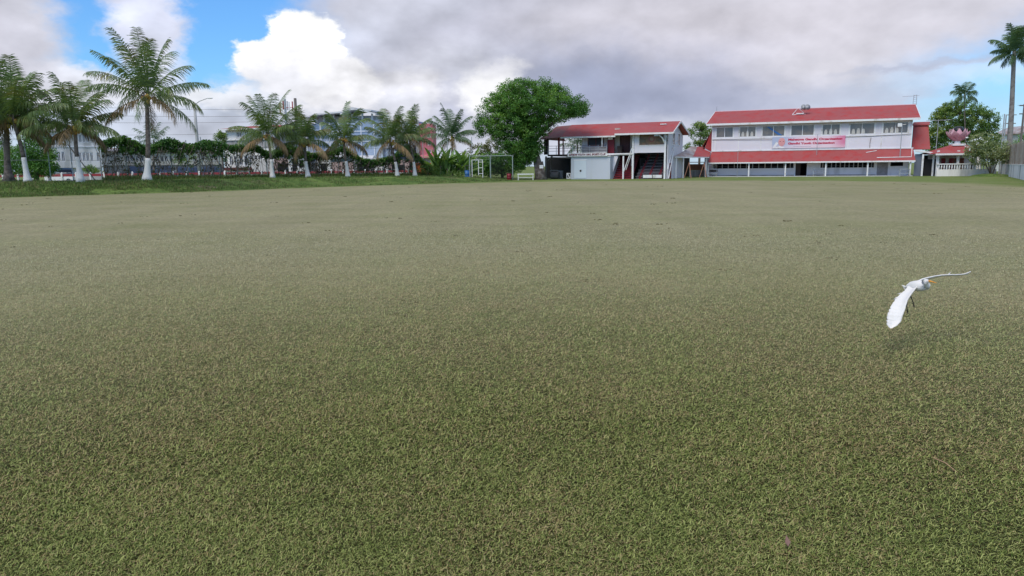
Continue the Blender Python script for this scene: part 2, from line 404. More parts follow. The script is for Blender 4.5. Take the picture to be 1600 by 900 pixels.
def palm(label, bx, by, d, tx, ty, L=4.8, nf=24, paint=None, nuts=1., name='coconut_palm', lm=None, rad=.19, seed=0, bend=.0, group='palms', leafn=50, z_override=None, wind=(0,0), lw=.055, lll=1.12):
    global rnd
    keep = rnd; rnd = random.Random(seed)
    X = Xat(bx, d, .8); z = Zat(by, X, d) if z_override is None else z_override; X = Xat(bx, d, z)
    T = at(tx, ty, d)-Vector((X, d, z)); H = T.z
    r = empty(name, (X, d, z), 0, label, 'palm tree', group)
    n = 12; pts = []; rads = []; nf = int(nf*.84)
    for i in range(n+1):
        t = i/n; s = t**(1+bend) if bend >= 0 else 1-(1-t)**(1-bend)
        pts.append(Vector((T.x*s+.05*math.sin(t*6+seed), 0, H*t))); rads.append(rad*(1.0-.38*t)+rad*1.0*math.exp(-t*H/.35))
    if paint is not None:
        zp = Zat(paint, X, d)-z; k = zp/H
        def P(t):
            i = min(int(t*n), n-1); f = t*n-i; return pts[i].lerp(pts[i+1], f), rads[i]*(1-f)+rads[i+1]*f
        lo = [P(k*j/7) for j in range(8)]; hi = [P(k+(1-k)*j/9) for j in range(10)]
        MB().tube([(p.x, p.y, p.z-(.15 if j == 0 else 0)) for j, (p, _) in enumerate(lo)], [q+.012 for _, q in lo], 9).build('painted_base', limewash, r, True)
        MB().tube([p for p, _ in hi], [q for _, q in hi], 9).build('trunk', palmtrunk, r, True)
    else:
        pts[0].z -= .15; MB().tube(pts, rads, 9).build('trunk', greytrunk if name == 'royal_palm' else palmtrunk, r, True)
    V, F = [], []; V2, F2 = [], []
    for k in range(nf):
        u = (k+.5)/nf; a = k*2.39996+seed
        elev = R(86-112*u**1.12+rnd.uniform(-10, 10)); dr = R(34+46*u+rnd.uniform(-14, 18)); hg = min(1.05, .38+.95*u)*rnd.uniform(.85, 1.15); lf = 1.0 if u < .85 else .8
        ll = L*(.80+.28*rnd.random())*lf
        VV, FF = (V, F) if not (nuts and k >= nf-3) else (V2, F2)
        frond(VV, FF, (T.x+.12*math.cos(a), .12*math.sin(a), H-.25*u), a, elev, ll, dr, leafn, hang=hg, lw=lw, ll=lll)
    if wind[0] or wind[1]:
        V = [(x+wind[0]*max(0, zz-H)**1.5*.12, y, zz+wind[1]*max(0, x-T.x)) for x, y, zz in V]
    npmesh('crown', np.array(V), np.array(F), lm or palmleaf, r)
    if V2: npmesh('dead_fronds', np.array(V2), np.array(F2), mat('dead_frond', (.24, .17, .09), .8, .2, 1, island=.25), r)
    if nuts:
        b = MB()
        for k in range(int(18*nuts)):
            a = rnd.random()*6.28; rr = .25+.28*rnd.random(); b.ball((T.x+rr*math.cos(a), rr*math.sin(a), H-.15-.6*rnd.random()), .13+.04*rnd.random(), 7, 5, (1,1,1.2))
        b.build('coconut_bunch', coconut, r, True)
        # old hanging stalks and sheaths
        b = MB()
        for k in range(10):
            a = rnd.random()*6.28; b.tube([(T.x, 0, H), (T.x+.4*math.cos(a), .4*math.sin(a), H+.1), (T.x+.7*math.cos(a), .7*math.sin(a), H-.5-.5*rnd.random())], [.05, .035, .015], 5)
        b.build('flower_stalk', stem, r)
    rnd = keep
    return r

# ------------------------------------------------------------------ ground
EDGE = [(-90, 20), (-52, 38)]+[tuple(gnd(px, py)[:2]) for px, py in [(-60, 311), (0, 309), (125, 305), (230, 302), (330, 299), (430, 295), (540, 291), (650, 288), (740, 286), (860, 283.5), (1000, 282.5), (1150, 282), (1300, 282.5), (1430, 284), (1530, 287), (1600, 292)]]+[(50, 40), (48, 15), (30, -20), (-70, -20)]
def sdist(P, poly):
    P = np.asarray(P); d = np.full(len(P), 1e9); ins = np.zeros(len(P), bool); n = len(poly)
    for i in range(n):
        a = np.array(poly[i]); b = np.array(poly[(i+1) % n]); ab = b-a
        t = np.clip(((P-a)@ab)/(ab@ab), 0, 1); q = a+t[:, None]*ab; d = np.minimum(d, np.linalg.norm(P-q, axis=1))
        c = ((a[1] > P[:, 1]) != (b[1] > P[:, 1])); xi = (b[0]-a[0])*(P[:, 1]-a[1])/(b[1]-a[1]+1e-12)+a[0]; ins ^= (c & (P[:, 0] < xi))
    return np.where(ins, d, -d)
gx = np.concatenate([[-3000, -1200, -500, -250], np.arange(-130, 131, 1.25), [250, 500, 1200, 3000]])
gy = np.concatenate([[-600, -100], np.arange(-20, 151, 1.25), [220, 400, 900, 2000, 4500]])
GX, GY = np.meshgrid(gx, gy); P2 = np.stack([GX.ravel(), GY.ravel()], 1)
nx, ny = len(gx), len(gy)
I, J = np.meshgrid(np.arange(nx-1), np.arange(ny-1)); q0 = (J*nx+I).ravel()
F = np.stack([q0, q0+1, q0+nx+1, q0+nx], 1)
gm = bpy.data.materials.new('turf'); gm.use_nodes = True; t = gm.node_tree; n = NB(t); p = t.nodes['Principled BSDF']; p.inputs['Roughness'].default_value = .95; p.inputs['Specular IOR Level'].default_value = .1
go = t.nodes.new('ShaderNodeTexCoord').outputs['Object']
at_ = t.nodes.new('ShaderNodeAttribute'); at_.attribute_name = 'edge'; ed = at_.outputs['Fac']
big = n.noise(go, .05, 5, .6); mid = n.noise(go, .35, 6, .65); fine = n.noise(go, 6, 5, .7); vf = n.noise(go, 34, 4, .75)
strk = n.noise(n.vmul(go, (.5, .06, 1)), 1.0, 6, .65); strk2 = n.noise(n.vmul(go, (.05, .6, 1)), 1.2, 6, .65)
TAN = (.30, .275, .165); GRN = (.185, .205, .08); LAWN = (.14, .195, .05)
gxo, gyo, gzo = n.sep(go)
dist = n.m('SQRT', n.m('ADD', n.m('MULTIPLY', gxo, gxo), n.m('MULTIPLY', gyo, gyo)))
near = n.ramp(dist, 26, 3.0, 0., .50, smooth=False)       # turf colour shifts to a darker green nearer the camera
gf = n.m('ADD', n.ramp(n.m('ADD', n.m('MULTIPLY', big, .45), n.m('MULTIPLY', mid, .55)), .36, .70, -.05, .55), near, clamp=True)
c = n.mix(gf, TAN, GRN)
near_dark = n.ramp(dist, 12, 5, 0., 1., smooth=False); c = n.mix(near_dark, c, (.042, .040, .013))  # ground colour darkens with nearness to the camera
c = n.scale(c, n.ramp(strk, .25, .75, .93, 1.07)); c = n.scale(c, n.ramp(strk2, .3, .7, .95, 1.05))
c = n.scale(c, n.ramp(fine, .25, .75, .74, 1.26)); c = n.scale(c, n.ramp(vf, .25, .75, .55, 1.45))
thatch = n.ramp(n.noise(go, .9, 6, .7), .60, .72, 0, .35); c = n.mix(thatch, c, (.19, .135, .085))
sp = n.ramp(n.noise(go, 2.3, 3, .5), .71, .76, 0, .55); c = n.mix(sp, c, (.055, .055, .028))
lawn = n.scale(n.mix(n.ramp(mid, .4, .7), LAWN, (.21, .23, .10)), n.ramp(fine, .3, .7, .8, 1.2))
ef = n.ramp(n.m('ADD', ed, n.m('MULTIPLY_ADD', mid, 8., -4.)), -2.2, 2.8)
c = n.mix(ef, lawn, c)
t.links.new(c, p.inputs['Base Color'])
bn = t.nodes.new('ShaderNodeBump'); bn.inputs['Strength'].default_value = .9; bn.inputs['Distance'].default_value = .03; t.links.new(n.m('ADD', n.m('MULTIPLY', vf, .6), fine), bn.inputs['Height']); t.links.new(bn.outputs[0], p.inputs['Normal'])
ground = npmesh('ground', np.column_stack([P2, np.zeros(len(P2))]), F, gm, smooth=True)
a = ground.data.attributes.new('edge', 'FLOAT', 'POINT'); a.data.foreach_set('value', sdist(P2, EDGE).astype(np.float32))
tag(ground, 'flat mown cricket ground, dry tan turf ringed by greener grass', 'ground', kind='structure')

# grass blades in the near field
def blades(name, n, dmin, dmax, m, pw=1.5, hang=.62):
    u = rng.random(n); e = 2-pw; d = (dmin**e+u*(dmax**e-dmin**e))**(1/e); a = (rng.random(n)*2-1)*R(58)
    X = d*np.sin(a); Y = d*np.cos(a)
    ph = .3*np.sin(X*.55+1)*np.cos(Y*.8+np.sin(X*.4))+np.sin(X*2.1+1.3*np.sin(Y*1.7))*np.cos(Y*1.9+np.sin(X*1.3)); keep = (rng.random(n) < .86+.14*ph) & (rng.random(n) < np.clip((24-d)/16, 0, 1))
    d, X, Y = d[keep], X[keep], Y[keep]; n = len(d)
    k = np.sqrt(np.maximum(d, 3)/3.2)
    L = (.008+.030*rng.random(n)**2.4)*k**.8; w = (.0013+.0024*rng.random(n)**1.5)*k**1.15
    th = rng.random(n)*6.283; lean = .55+1.0*rng.random(n)      # angle from vertical
    cu = rng.normal(0, .55, n)
    z0 = .002+.010*rng.random(n)*k
    V = np.zeros((n, 6, 3)); px_, py_, pz_ = X, Y, z0
    dirx, diry = np.cos(th), np.sin(th)
    for i in range(3):
        hw = w*(1, .9, .15)[i]*.5; sx, sy = -diry, dirx
        V[:, 2*i] = np.stack([px_-sx*hw, py_-sy*hw, pz_], 1); V[:, 2*i+1] = np.stack([px_+sx*hw, py_+sy*hw, pz_+hw*.5], 1)
        ln = np.minimum(lean+i*.45, 1.75); st = L*.5
        px_ = px_+dirx*np.sin(ln)*st; py_ = py_+diry*np.sin(ln)*st; pz_ = np.maximum(pz_+np.cos(ln)*st, .003)
        th = th+cu*.6; dirx, diry = np.cos(th), np.sin(th)
    V = V.reshape(-1, 3); b0 = np.arange(n)*6
    F = np.concatenate([np.stack([b0, b0+1, b0+3, b0+2], 1), np.stack([b0+2, b0+3, b0+5, b0+4], 1)])
    return npmesh(name, V, F, m)
def grassmat(name, lo, mid_, hi, dry, nearg=.0):
    m = bpy.data.materials.new(name); m.use_nodes = True; t = m.node_tree; n = NB(t); p = t.nodes['Principled BSDF']; p.inputs['Roughness'].default_value = .6; p.inputs['Specular IOR Level'].default_value = .25
    g = t.nodes.new('ShaderNodeNewGeometry'); r = g.outputs['Random Per Island']; o = t.nodes.new('ShaderNodeTexCoord').outputs['Object']
    c = n.mix(n.ramp(r, 0, .5, smooth=False), lo, mid_); c = n.mix(n.ramp(r, .45, .8, smooth=False), c, hi)
    patch = n.noise(o, .5, 5, .65); patch2 = n.noise(o, 2.2, 4, .6)
    x_, y_, z_ = n.sep(o); ds = n.m('SQRT', n.m('ADD', n.m('MULTIPLY', x_, x_), n.m('MULTIPLY', y_, y_)))
    drythr = n.m('ADD', n.m('ADD', n.m('MULTIPLY', patch, 1.3), n.m('MULTIPLY', patch2, .7)), nearg or n.ramp(ds, 3, 16, -.84, -.25, smooth=False))
    isdry = n.m('GREATER_THAN', drythr, n.m('FRACT', n.m('MULTIPLY', r, 7.37)))
    c = n.mix(isdry, c, n.mix(n.m('FRACT', n.m('MULTIPLY', r, 13.1)), dry, (dry[0]*.6, dry[1]*.52, dry[2]*.42)))
    if not nearg: c = n.mix(n.ramp(ds, 5, 17, 0, .72, smooth=False), c, n.scale((.47, .455, .32), n.m('MULTIPLY_ADD', r, .5, .75)))     # blade colour blends to a paler tan further out
    t.links.new(c, p.inputs['Base Color'])
    tr = t.nodes.new('ShaderNodeBsdfTranslucent'); t.links.new(c, tr.inputs[0]); mx = t.nodes.new('ShaderNodeMixShader'); mx.inputs[0].default_value = .25
    t.links.new(p.outputs[0], mx.inputs[1]); t.links.new(tr.outputs[0], mx.inputs[2]); t.links.new(mx.outputs[0], t.nodes['Material Output'].inputs[0])
    return m
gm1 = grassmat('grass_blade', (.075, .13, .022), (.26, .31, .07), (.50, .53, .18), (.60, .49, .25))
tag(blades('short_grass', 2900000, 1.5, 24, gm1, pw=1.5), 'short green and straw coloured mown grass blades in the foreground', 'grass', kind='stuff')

# grass bank on the left
ST = [-420, -200, 0, 125, 230, 330, 430, 540, 650, 740, 800]
FPY = [325, 314, 309, 305, 302, 299, 295, 291, 288, 285, 283]
CD = [52, 55, 58, 60, 62, 72, 82, 88, 96, 102, 106]
CZ = [.95, .95, .92, .9, .88, .8, .78, .74, .68, .35, .02]
nl, nc = 420, 70
pxs = np.linspace(-420, 800, nl); bankV = np.zeros((nl, nc, 3)); 
def vnoise(x, y, s=1.):
    return sum(a*np.sin(f*x*s+ph)*np.cos(f*y*s*1.13+ph*1.7+.6*np.sin(f*x*s*.7)) for f, a, ph in ((.6, .5, 1), (1.3, .3, 2.4), (2.9, .17, .3), (6.1, .09, 4.)))
def crest_pt(px):
    d = np.interp(px, ST, CD); return Xat(px, d, .8), d
def bank_z(px): return float(np.interp(px, ST, CZ))
for i, px in enumerate(pxs):
    fp = gnd(px, float(np.interp(px, ST, FPY))); f = np.array(fp[:2]); cx, cy = crest_pt(px); cpt = np.array([cx, cy]); cz = bank_z(px)
    out = cpt-f; W_ = np.linalg.norm(out); out /= W_
    for j in range(nc):
        s = j/(nc-1)
        if s < .6: q = s/.6; pt = f+out*W_*q; qq = min(1, q/ min(1, 4.5/W_+.25)); zz = cz*(qq*qq*(3-2*qq))
        elif s < .8: q = (s-.6)/.2; pt = cpt+out*6*q; zz = cz
        else: q = (s-.8)/.2; pt = cpt+out*(6+8*q); zz = cz*(1-q)**1.5-.03*q
        if s == 0: zz = -.03
        zz += vnoise(pt[0], pt[1])*.16*min(1, s*6)*min(1, (1-s)*4)*min(1, cz*2)
        bankV[i, j] = (pt[0], pt[1], zz)
I, J = np.meshgrid(np.arange(nc-1), np.arange(nl-1)); q0 = (J*nc+I).ravel()
bm_ = bpy.data.materials.new('bank_grass'); bm_.use_nodes = True; t = bm_.node_tree; n = NB(t); p = t.nodes['Principled BSDF']; p.inputs['Roughness'].default_value = .95; p.inputs['Specular IOR Level'].default_value = .1
o = t.nodes.new('ShaderNodeTexCoord').outputs['Object']
c = n.mix(n.ramp(n.noise(o, .5, 6, .65), .35, .65), (.07, .12, .03), (.14, .20, .055)); c = n.scale(c, n.ramp(n.noise(o, 5, 5, .7), .3, .7, .6, 1.4))
c = n.mix(n.ramp(n.noise(o, .33, 5, .6), .60, .68, 0, .8), c, (.22, .17, .12)); t.links.new(c, p.inputs['Base Color'])
bank = npmesh('grass_bank', bankV.reshape(-1, 3), np.stack([q0, q0+1, q0+nc+1, q0+nc], 1), bm_, smooth=True)
tag(bank, 'low lumpy green grass bank with bare earth patches along the left boundary', 'grass bank', kind='structure')
# tufts of longer grass over the bank
def tufts(name, P, h, w, m, nb=6):
    N = len(P)*nb; B0 = np.repeat(P, nb, 0)+np.column_stack([rng.normal(0, .12, (N, 2)), np.zeros(N)-.02])
    th = rng.random(N)*6.283; l = h*(.4+.9*rng.random(N)); ln = .2+.7*rng.random(N); s = np.stack([-np.sin(th), np.cos(th), 0*th], 1)*w/2
    d = np.stack([np.cos(th)*np.sin(ln), np.sin(th)*np.sin(ln), np.cos(ln)], 1); tip = B0+d*l[:, None]; tip[:, 2] -= l*.1
    V = np.stack([B0-s, B0+s, tip+s*.2, tip-s*.2], 1).reshape(-1, 3); return npmesh(name, V, np.arange(N*4).reshape(-1, 4), m)
gm2 = grassmat('bank_grass_blade', (.05, .10, .025), (.11, .19, .045), (.19, .28, .07), (.28, .23, .13), -.82)
ii = rng.integers(120, nl, 15000); jj = rng.integers(2, int(nc*.85), 15000); tp = bankV[ii, jj]+rng.normal(0, .12, (15000, 3))*[1, 1, 0]
tp = tp[vnoise(tp[:, 0], tp[:, 1], .7) > -.25]
tag(tufts('bank_grass', tp, .20, .035, gm2), 'longer grass tufts and weeds growing over the bank', 'grass', kind='stuff')
# scattered clods and clippings on the far turf
b = MB()
for k in range(110):
    d = rnd.uniform(9, 70); xx = rnd.uniform(-.72, .75)*d; s = rnd.uniform(.02, .05)*(1+d/50)
    [b.ball((xx+rnd.gauss(0, s*1.6), d+rnd.gauss(0, s*2), .008), s*rnd.uniform(.3, .8), 6, 3, (1, 1, .5)) for _ in range(4)]
tag(b.build('clippings', mat('clipping', (.14, .125, .06), .9, .3, 2)), 'dark little clumps of grass clippings dotted over the turf', 'grass clippings', kind='stuff')
b = MB()
f0 = at(-60, 300, 118); 
rl = [(-260, 106), (0, 116), (300, 124), (660, 132)]; A = [Vector((Xat(px, d), d, .012)) for px, d in rl]; Bq = [Vector((Xat(px, d+9), d+9, .012)) for px, d in rl]
for i in range(3): b.quad(A[i], A[i+1], Bq[i+1], Bq[i])
tag(b.build('road', mat('asphalt', (.06, .06, .062), .9, .2, 1)), 'asphalt road running behind the red and white rail fence', 'road', kind='structure')

# ================================================================== MAIN HALL
M = Frame(1106, 109, 1423, 99)
hall = M.root('assembly_hall', 'long two-storey white hall with red tin roof, seven upper windows and a red veranda roof', 'building')
VW = 2.0                                    # set-back of the hall wall behind the veranda posts
uL, zT0 = M.uz(1113.5, 194, VW); uR, _ = M.uz(1426, 185, VW)
_, zfl = M.uz(1113.5, 236.8, VW); _, zfr = M.uz(1426, 231, VW); zf = (zfl+zfr)/2
uEl, zE = M.uz(1103.6, 193, VW-.8); uEr, zE2 = M.uz(1438.6, 184, VW-.8); zE = (zE+zE2)/2
RV = VW+5.2
uRl, zRl = M.uz(1117.2, 175.4, RV); uRr, zRr = M.uz(1431, 163.4, RV); zR = (zRl+zRr)/2
zW = zE-.12
wins = []
for a, b_, c_, d_ in [(1119, 1145.6, 199.5, 215.4), (1155.6, 1181, 198.4, 214.4), (1191, 1226, 196.6, 213), (1236, 1272, 194.6, 211.5), (1285, 1312.4, 193.8, 210.6), (1328, 1366.4, 192, 209.4), (1380, 1419, 190.4, 207.5)]:
    u0, z1 = M.uz(a, c_, VW); u1, z0 = M.uz(b_, d_, VW); wins.append((u0, u1, z0, z1))
zw0 = sum(w[2] for w in wins)/7; zw1 = sum(w[3] for w in wins)/7
wins = [(w[0], w[1], zw0+(w[2]-zw0)*.3, zw1+(w[3]-zw1)*.3) for w in wins]
MB().wall(uL, uR, zf-.2, zW, VW, VW+.2, wins).build('upper_wall', siding, hall)
MB().box(uL, uL+.2, VW+.2, VW+10, 0, zW).box(uR-.2, uR, VW+.2, VW+10, 0, zW).box(uL, uR, VW+10, VW+10.2, 0, zW).build('side_wall', siding, hall)
MB().box(uL+.25, uR-.25, VW+.3, VW+9.8, zf-.3, zf-.1).build('upper_floor', darkwood, hall)
for i, w in enumerate(wins):
    f = window(hall, *w, VW+.06, 2, bar=.10)
    cb = MB()
    if i in (1, 4, 5, 6):                      # things standing behind the panes
        for k in range(3):
            cx = w[0]+.5+k*.62; 
            cb.box(cx-.2, cx+.2, VW+.02, VW+.045, w[2]+.12, w[2]+.55+.1*(k % 2)); cb.ball((cx, VW+.03, w[2]+.62+.1*(k % 2)), .17, 7, 4, (1, .1, 1))
        cb.build('window_ornament', creamwall, f)
    if i == 2:
        cb.quad((w[0]+.6, VW+.03, w[3]-.15), (w[0]+.9, VW+.03, w[3]-.15), (w[1]-.3, VW+.03, w[2]+.15), (w[1]-.8, VW+.03, w[2]+.15)); cb.build('window_sash', bluep, f)
# batten strips and sill band
b = MB()
for w in wins:
    for e0, e1, e2 in ((w[0]-.12, w[0]-.003, zf), (w[1]+.003, w[1]+.12, zf+1.7)): MB().box(e0, e1, VW-.03, VW-.002, e2, zW).build('wall_batten', white2, hall)
for e0 in (uL-.05, uR-.1): MB().box(e0, e0+.15, VW-.04, VW-.003, zf, zW).build('corner_board', white2, hall)
MB().box(uL, uR, VW-.05, VW-.004, zw0-.24, zw0-.12).build('sill_band', white2, hall)
# roof: two slopes as one sheet, white fascias and ridge cap
EV = VW-.8; BV = RV*2-EV
b = MB()
b.slab([(uEl, EV, zE), (uEr, EV, zE), (uRr, RV, zR), (uRl, RV, zR)], .07); b.slab([(uRl, RV, zR), (uRr, RV, zR), (uEr, BV, zE), (uEl, BV, zE)], .07)
roof = b.build('roof', roofred, hall)
MB().box(uEl, uEr, EV-.06, EV-.004, zE-.28, zE-.01).build('fascia', white2, roof)
b = MB(); b.tube([(uRl, RV, zR+.03), (uRr, RV, zR+.03)], .09, 6); b.build('ridge_cap', mat('pink_ridge', (.62, .35, .38), .6, .1), roof)
for ue, ur in ((uEl, uRl), (uEr, uRr)):
    MB().prism([(ue-.03, EV, zE-.2), (ue-.03, EV, zE+.03), (ur-.03, RV, zR+.03), (ur-.03, RV, zR-.2)], (.06, 0, 0)).prism([(ur-.03, RV, zR-.2), (ur-.03, RV, zR+.03), (ue-.03, BV, zE+.03), (ue-.03, BV, zE-.2)], (.06, 0, 0)).build('barge_board', white2, roof)
for u in (uL+.02, uR-.22): MB().prism([(u, VW, zW), (u, VW+10, zW), (u, RV, zR-.25)], (.2, 0, 0)).build('gable_wall', siding, hall)
# veranda roof
uv0, zv0 = M.uz(1106.2, 254.5, -.3); uv1, zv1 = M.uz(1430.5, 249.6, -.3); zv = (zv0+zv1)/2
ut0, zt0 = M.uz(1112, 238, VW); ut1, zt1 = M.uz(1427, 231.5, VW); zt = (zt0+zt1)/2
vr = MB().slab([(uv0, -.3, zv), (uv1, -.3, zv), (ut1, VW-.006, zt), (ut0, VW-.006, zt)], .06).build('veranda_roof', roofred, hall)
MB().box(uv0, uv1, -.36, -.304, zv-.2, zv-.01).build('fascia', white2, vr)
MB().box(ut0, ut1, VW-.10, VW-.008, zt+.02, zt+.16).build('flashing', white2, vr)
for px in (1106.5, 1170, 1227, 1290, 1355.5, 1422):
    u, _ = M.uz(px, 265, 0); MB().box(u-.09, u+.09, -.09, .09, 0, zv-.07).build('veranda_post', white2, hall)
# ground floor wall
_, zl = M.uz(1200, 262.8, VW); u_d0, zd = M.uz(1243.5, 254, VW); u_d1, _ = M.uz(1261, 254, VW); u_e0, _ = M.uz(1371, 252, VW); u_e1, _ = M.uz(1388, 252, VW)
zc = zf-.25
holes = [(uL+.3, u_d0-.3, zl, zc-.25), (u_d0, u_d1, .02, zc-.2), (u_d1+1.8, u_e0-.4, zl, zc-.25)]
uw0, _ = M.uz(1384+4, 252, VW); uw1, _ = M.uz(1409, 252, VW); holes += [(uw0+.3, uw1+.2, zl+.15, zc-.35)]
MB().wall(uL+.02, uR-.02, 0, zc, VW+.05, VW+.2, holes).build('lower_wall', mat('lower_wall_white', (.84, .84, .88), .7, .05, .7, (.6, .6, .62), .3, .6, streak=True), hall)
MB().box(uL+.1, u_d0-.2, VW-.02, VW+.045, .0, .22).box(u_d1+.1, u_e0-.1, VW-.02, VW+.045, 0, .22).build('plinth', concrete, hall)
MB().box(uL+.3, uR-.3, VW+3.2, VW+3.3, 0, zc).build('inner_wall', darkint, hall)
MB().box(uL-.2, uR+.3, -.15, VW+.04, 0, .07).build('veranda_floor', mat('pale_concrete', (.66, .65, .64), .8, .08, 1), hall)
# louvre bars and window frames in the dark openings
for h0, h1, nb in ((holes[0][0], holes[0][1], 13), (holes[2][0], holes[2][1], 12)):
    for k in range(nb):
        u = h0+(h1-h0)*(k+.5)/nb
        MB().box(u-.05, u+.05, VW+.07, VW+.13, zl, zc-.25).build('window_post', greymetal if k % 4 else creamwall, hall)
    b = MB()
    for k in range(3): zz = zl+.25+k*(zc-.25-zl)/3; b.box(h0, h1, VW+.135, VW+.16, zz, zz+.05)
    b.build('louvre', mat('louvre_dark', (.10, .10, .11), .5, .2), hall)
d_ = MB().box(u_d0+.06, u_d0+(u_d1-u_d0)*.45, VW+.1, VW+.15, .04, zc-.25).build('door', darkwood, hall)
d2 = MB().box(u_e0, u_e1, VW, VW+.045, .08, zc-.4).build('side_door', greywall, hall); MB().ball((u_e0+.2, VW-.04, 1.0), .06).build('handle', greymetal, d2)
# drain pipe loop on the veranda roof end
def on_slope(px, py):
    d = ray(px, py); A_ = M.w(uv0, -.3, zv); nn = (M.u).cross((M.w(0, VW, zt)-M.w(0, -.3, zv))).normalized(); tt = (A_-CP).dot(nn)/d.dot(nn); pp = CP+d*tt-M.o
    return Vector((pp.dot(M.u), pp.dot(M.v), pp.z+.06))
MB().tube([on_slope(1425, 232.5), on_slope(1424, 245.8), on_slope(1370, 247)], .06, 6).build('drain_pipe', white2, hall)
MB().tube([on_slope(1353, 239), on_slope(1370, 236)], .05, 6).build('loose_batten', white2, hall)
# cables on the wall
u1, z1 = M.uz(1361, 215, VW); u2, z2 = M.uz(1359, 233, VW)
MB().tube([(u1, VW-.06, z1), (u1-.1, VW-.08, (z1+z2)/2), (u2, VW-.06, z2)], .03, 5).tube([(uL, VW-.07, zw0-.3), (uL+8, VW-.09, zw0-.42), (u1, VW-.07, zw0-.25), (uR, VW-.07, zw0-.1)], .025, 5).build('wall_cable', stem, hall)

# banner on the hall wall
u0, z1 = M.uz(1207, 213.8, VW); u1, z0 = M.uz(1320, 230.3, VW); _, z1b = M.uz(1320, 212.3, VW); _, z0b = M.uz(1207, 232, VW); z1 = (z1+z1b)/2; z0 = (z0+z0b)/2
bn_ = empty('banner', M.w((u0+u1)/2, VW-.12, z0), M.rz, 'pink printed vinyl banner with red lettering and a face, hung under the hall windows', 'banner')
wd = u1-u0; hh = z1-z0
bm1 = bpy.data.materials.new('banner_print'); bm1.use_nodes = True; t = bm1.node_tree; n = NB(t); p = t.nodes['Principled BSDF']; p.inputs['Roughness'].default_value = .4
ox, oy, oz = n.sep(t.nodes.new('ShaderNodeTexCoord').outputs['Object'])
c = n.mix(n.ramp(ox, -wd/2+1.0, -wd/2+4.5), (.45, .50, .66), (.84, .66, .74)); c = n.mix(n.ramp(ox, wd*.25, wd/2), c, (.72, .22, .36)); c = n.mix(n.m('MULTIPLY', n.ramp(oz, hh*.45, 0), .5), c, (.85, .7, .74))
t.links.new(c, p.inputs['Base Color'])
MB().box(-wd/2, wd/2, 0, .02, 0, hh).build('banner_cloth', bm1, bn_)
bred = mat('banner_red', (.55, .01, .06), .5, .03)
text_mesh('Mahatma Gandhi Organization', 'lettering', bred, bn_, wd*.735, hh*.25, (-wd/2+wd*.225, -.012, hh*.60), bold=.045)
text_mesh('Gandhi Youth Organization', 'lettering', bred, bn_, wd*.635, hh*.24, (-wd/2+wd*.225, -.012, hh*.27), bold=.045)
text_mesh('~~~~~~~~~~~~~~~~', 'small_print', mat('print_blue', (.2, .22, .35), .5, .03), bn_, wd*.24, hh*.03, (-wd/2+wd*.30, -.004, hh*.12))
fx = -wd/2+wd*.135
b = MB(); b.ball((fx, -.004, hh*.55), hh*.37, 16, 10, (.78, .03, 1)); pr_ = b.build('portrait', mat('portrait_skin', (.72, .34, .34), .5, .1, 4), bn_, True)
MB().ball((fx-.02, -.014, hh*.42), hh*.1, 10, 5, (1.6, .04, .35)).ball((fx-hh*.13, -.022, hh*.60), hh*.06, 8, 4, (1, .05, .6)).ball((fx+hh*.13, -.022, hh*.60), hh*.06, 8, 4, (1, .05, .6)).build('portrait_line', mat('portrait_dark', (.30, .09, .12), .5, .1), pr_)
MB().prism([(fx-hh*.75, -.003, .02), (fx-hh*.15, -.003, hh*.22), (fx+hh*.2, -.003, hh*.1), (fx+hh*.3, -.003, .02)], (0, .003, 0)).prism([(-wd/2+.05, -.003, .05), (-wd/2+.5, -.003, hh*.55), (-wd/2+.9, -.003, hh*.5), (-wd/2+.35, -.003, .05)], (0, .003, 0)).build('portrait_shawl', white2, bn_)

# things on and before the hall
def slope_main(px, py):
    d = ray(px, py); A_ = M.w(uEl, EV, zE); nn = (M.u).cross((M.w(0, RV, zR)-M.w(0, EV, zE))).normalized(); tt = (A_-CP).dot(nn)/d.dot(nn); return CP+d*tt
sp = slope_main(1250, 179)
s_ = empty('horn_loudspeaker', sp, M.rz, 'silver horn loudspeakers on a white bracket on the hall roof', 'loudspeaker')
MB().tube([(-1.05, 0, 0), (-.3, .3, .95), (.75, 0, 0), (-1.05, -.1, .0)], .05, 5).box(-.5, .5, -.25, .2, .05, .22).build('bracket', white2, s_)
for k, (xx, yy) in enumerate(((.35, .0), (.85, .1))):
    b = MB(); b.tube([(xx-.25, yy+.25, .75), (xx-.05, yy, .85), (xx+.05, yy-.2, .95), (xx+.12, yy-.35, 1.0)], [.10, .12, .28, .42], 12); b.build('horn', greymetal, s_, True)
a0 = M.w(uRr-.15, RV, zR)
s_ = empty('roof_antenna', a0, M.rz, 'small lattice antenna mast on the right end of the hall roof', 'antenna')
b = MB(); hA = Zat(148, a0.x, a0.y)-a0.z
for sx in (-.22, .22): b.tube([(sx, 0, 0), (sx*.8, 0, hA)], .035, 5)
for k in range(5): b.tube([(-.21, 0, hA*(k+.5)/5), (.21, 0, hA*(k+.9)/5)], .02, 4)
b.build('mast', greymetal, s_); MB().tube([(-1.6, 0, hA*.86), (.5, 0, hA*.9)], .02, 4).build('boom', greymetal, s_)
a0 = M.w(uRl+.25, RV, zR)
s_ = tag(MB().tube([(0, 0, 0), (0, 0, Zat(166.5, a0.x, a0.y)-a0.z)], [.05, .03], 6).build('lightning_rod', greymetal), 'thin rod on the left end of the hall roof ridge', 'rod'); s_.location = a0
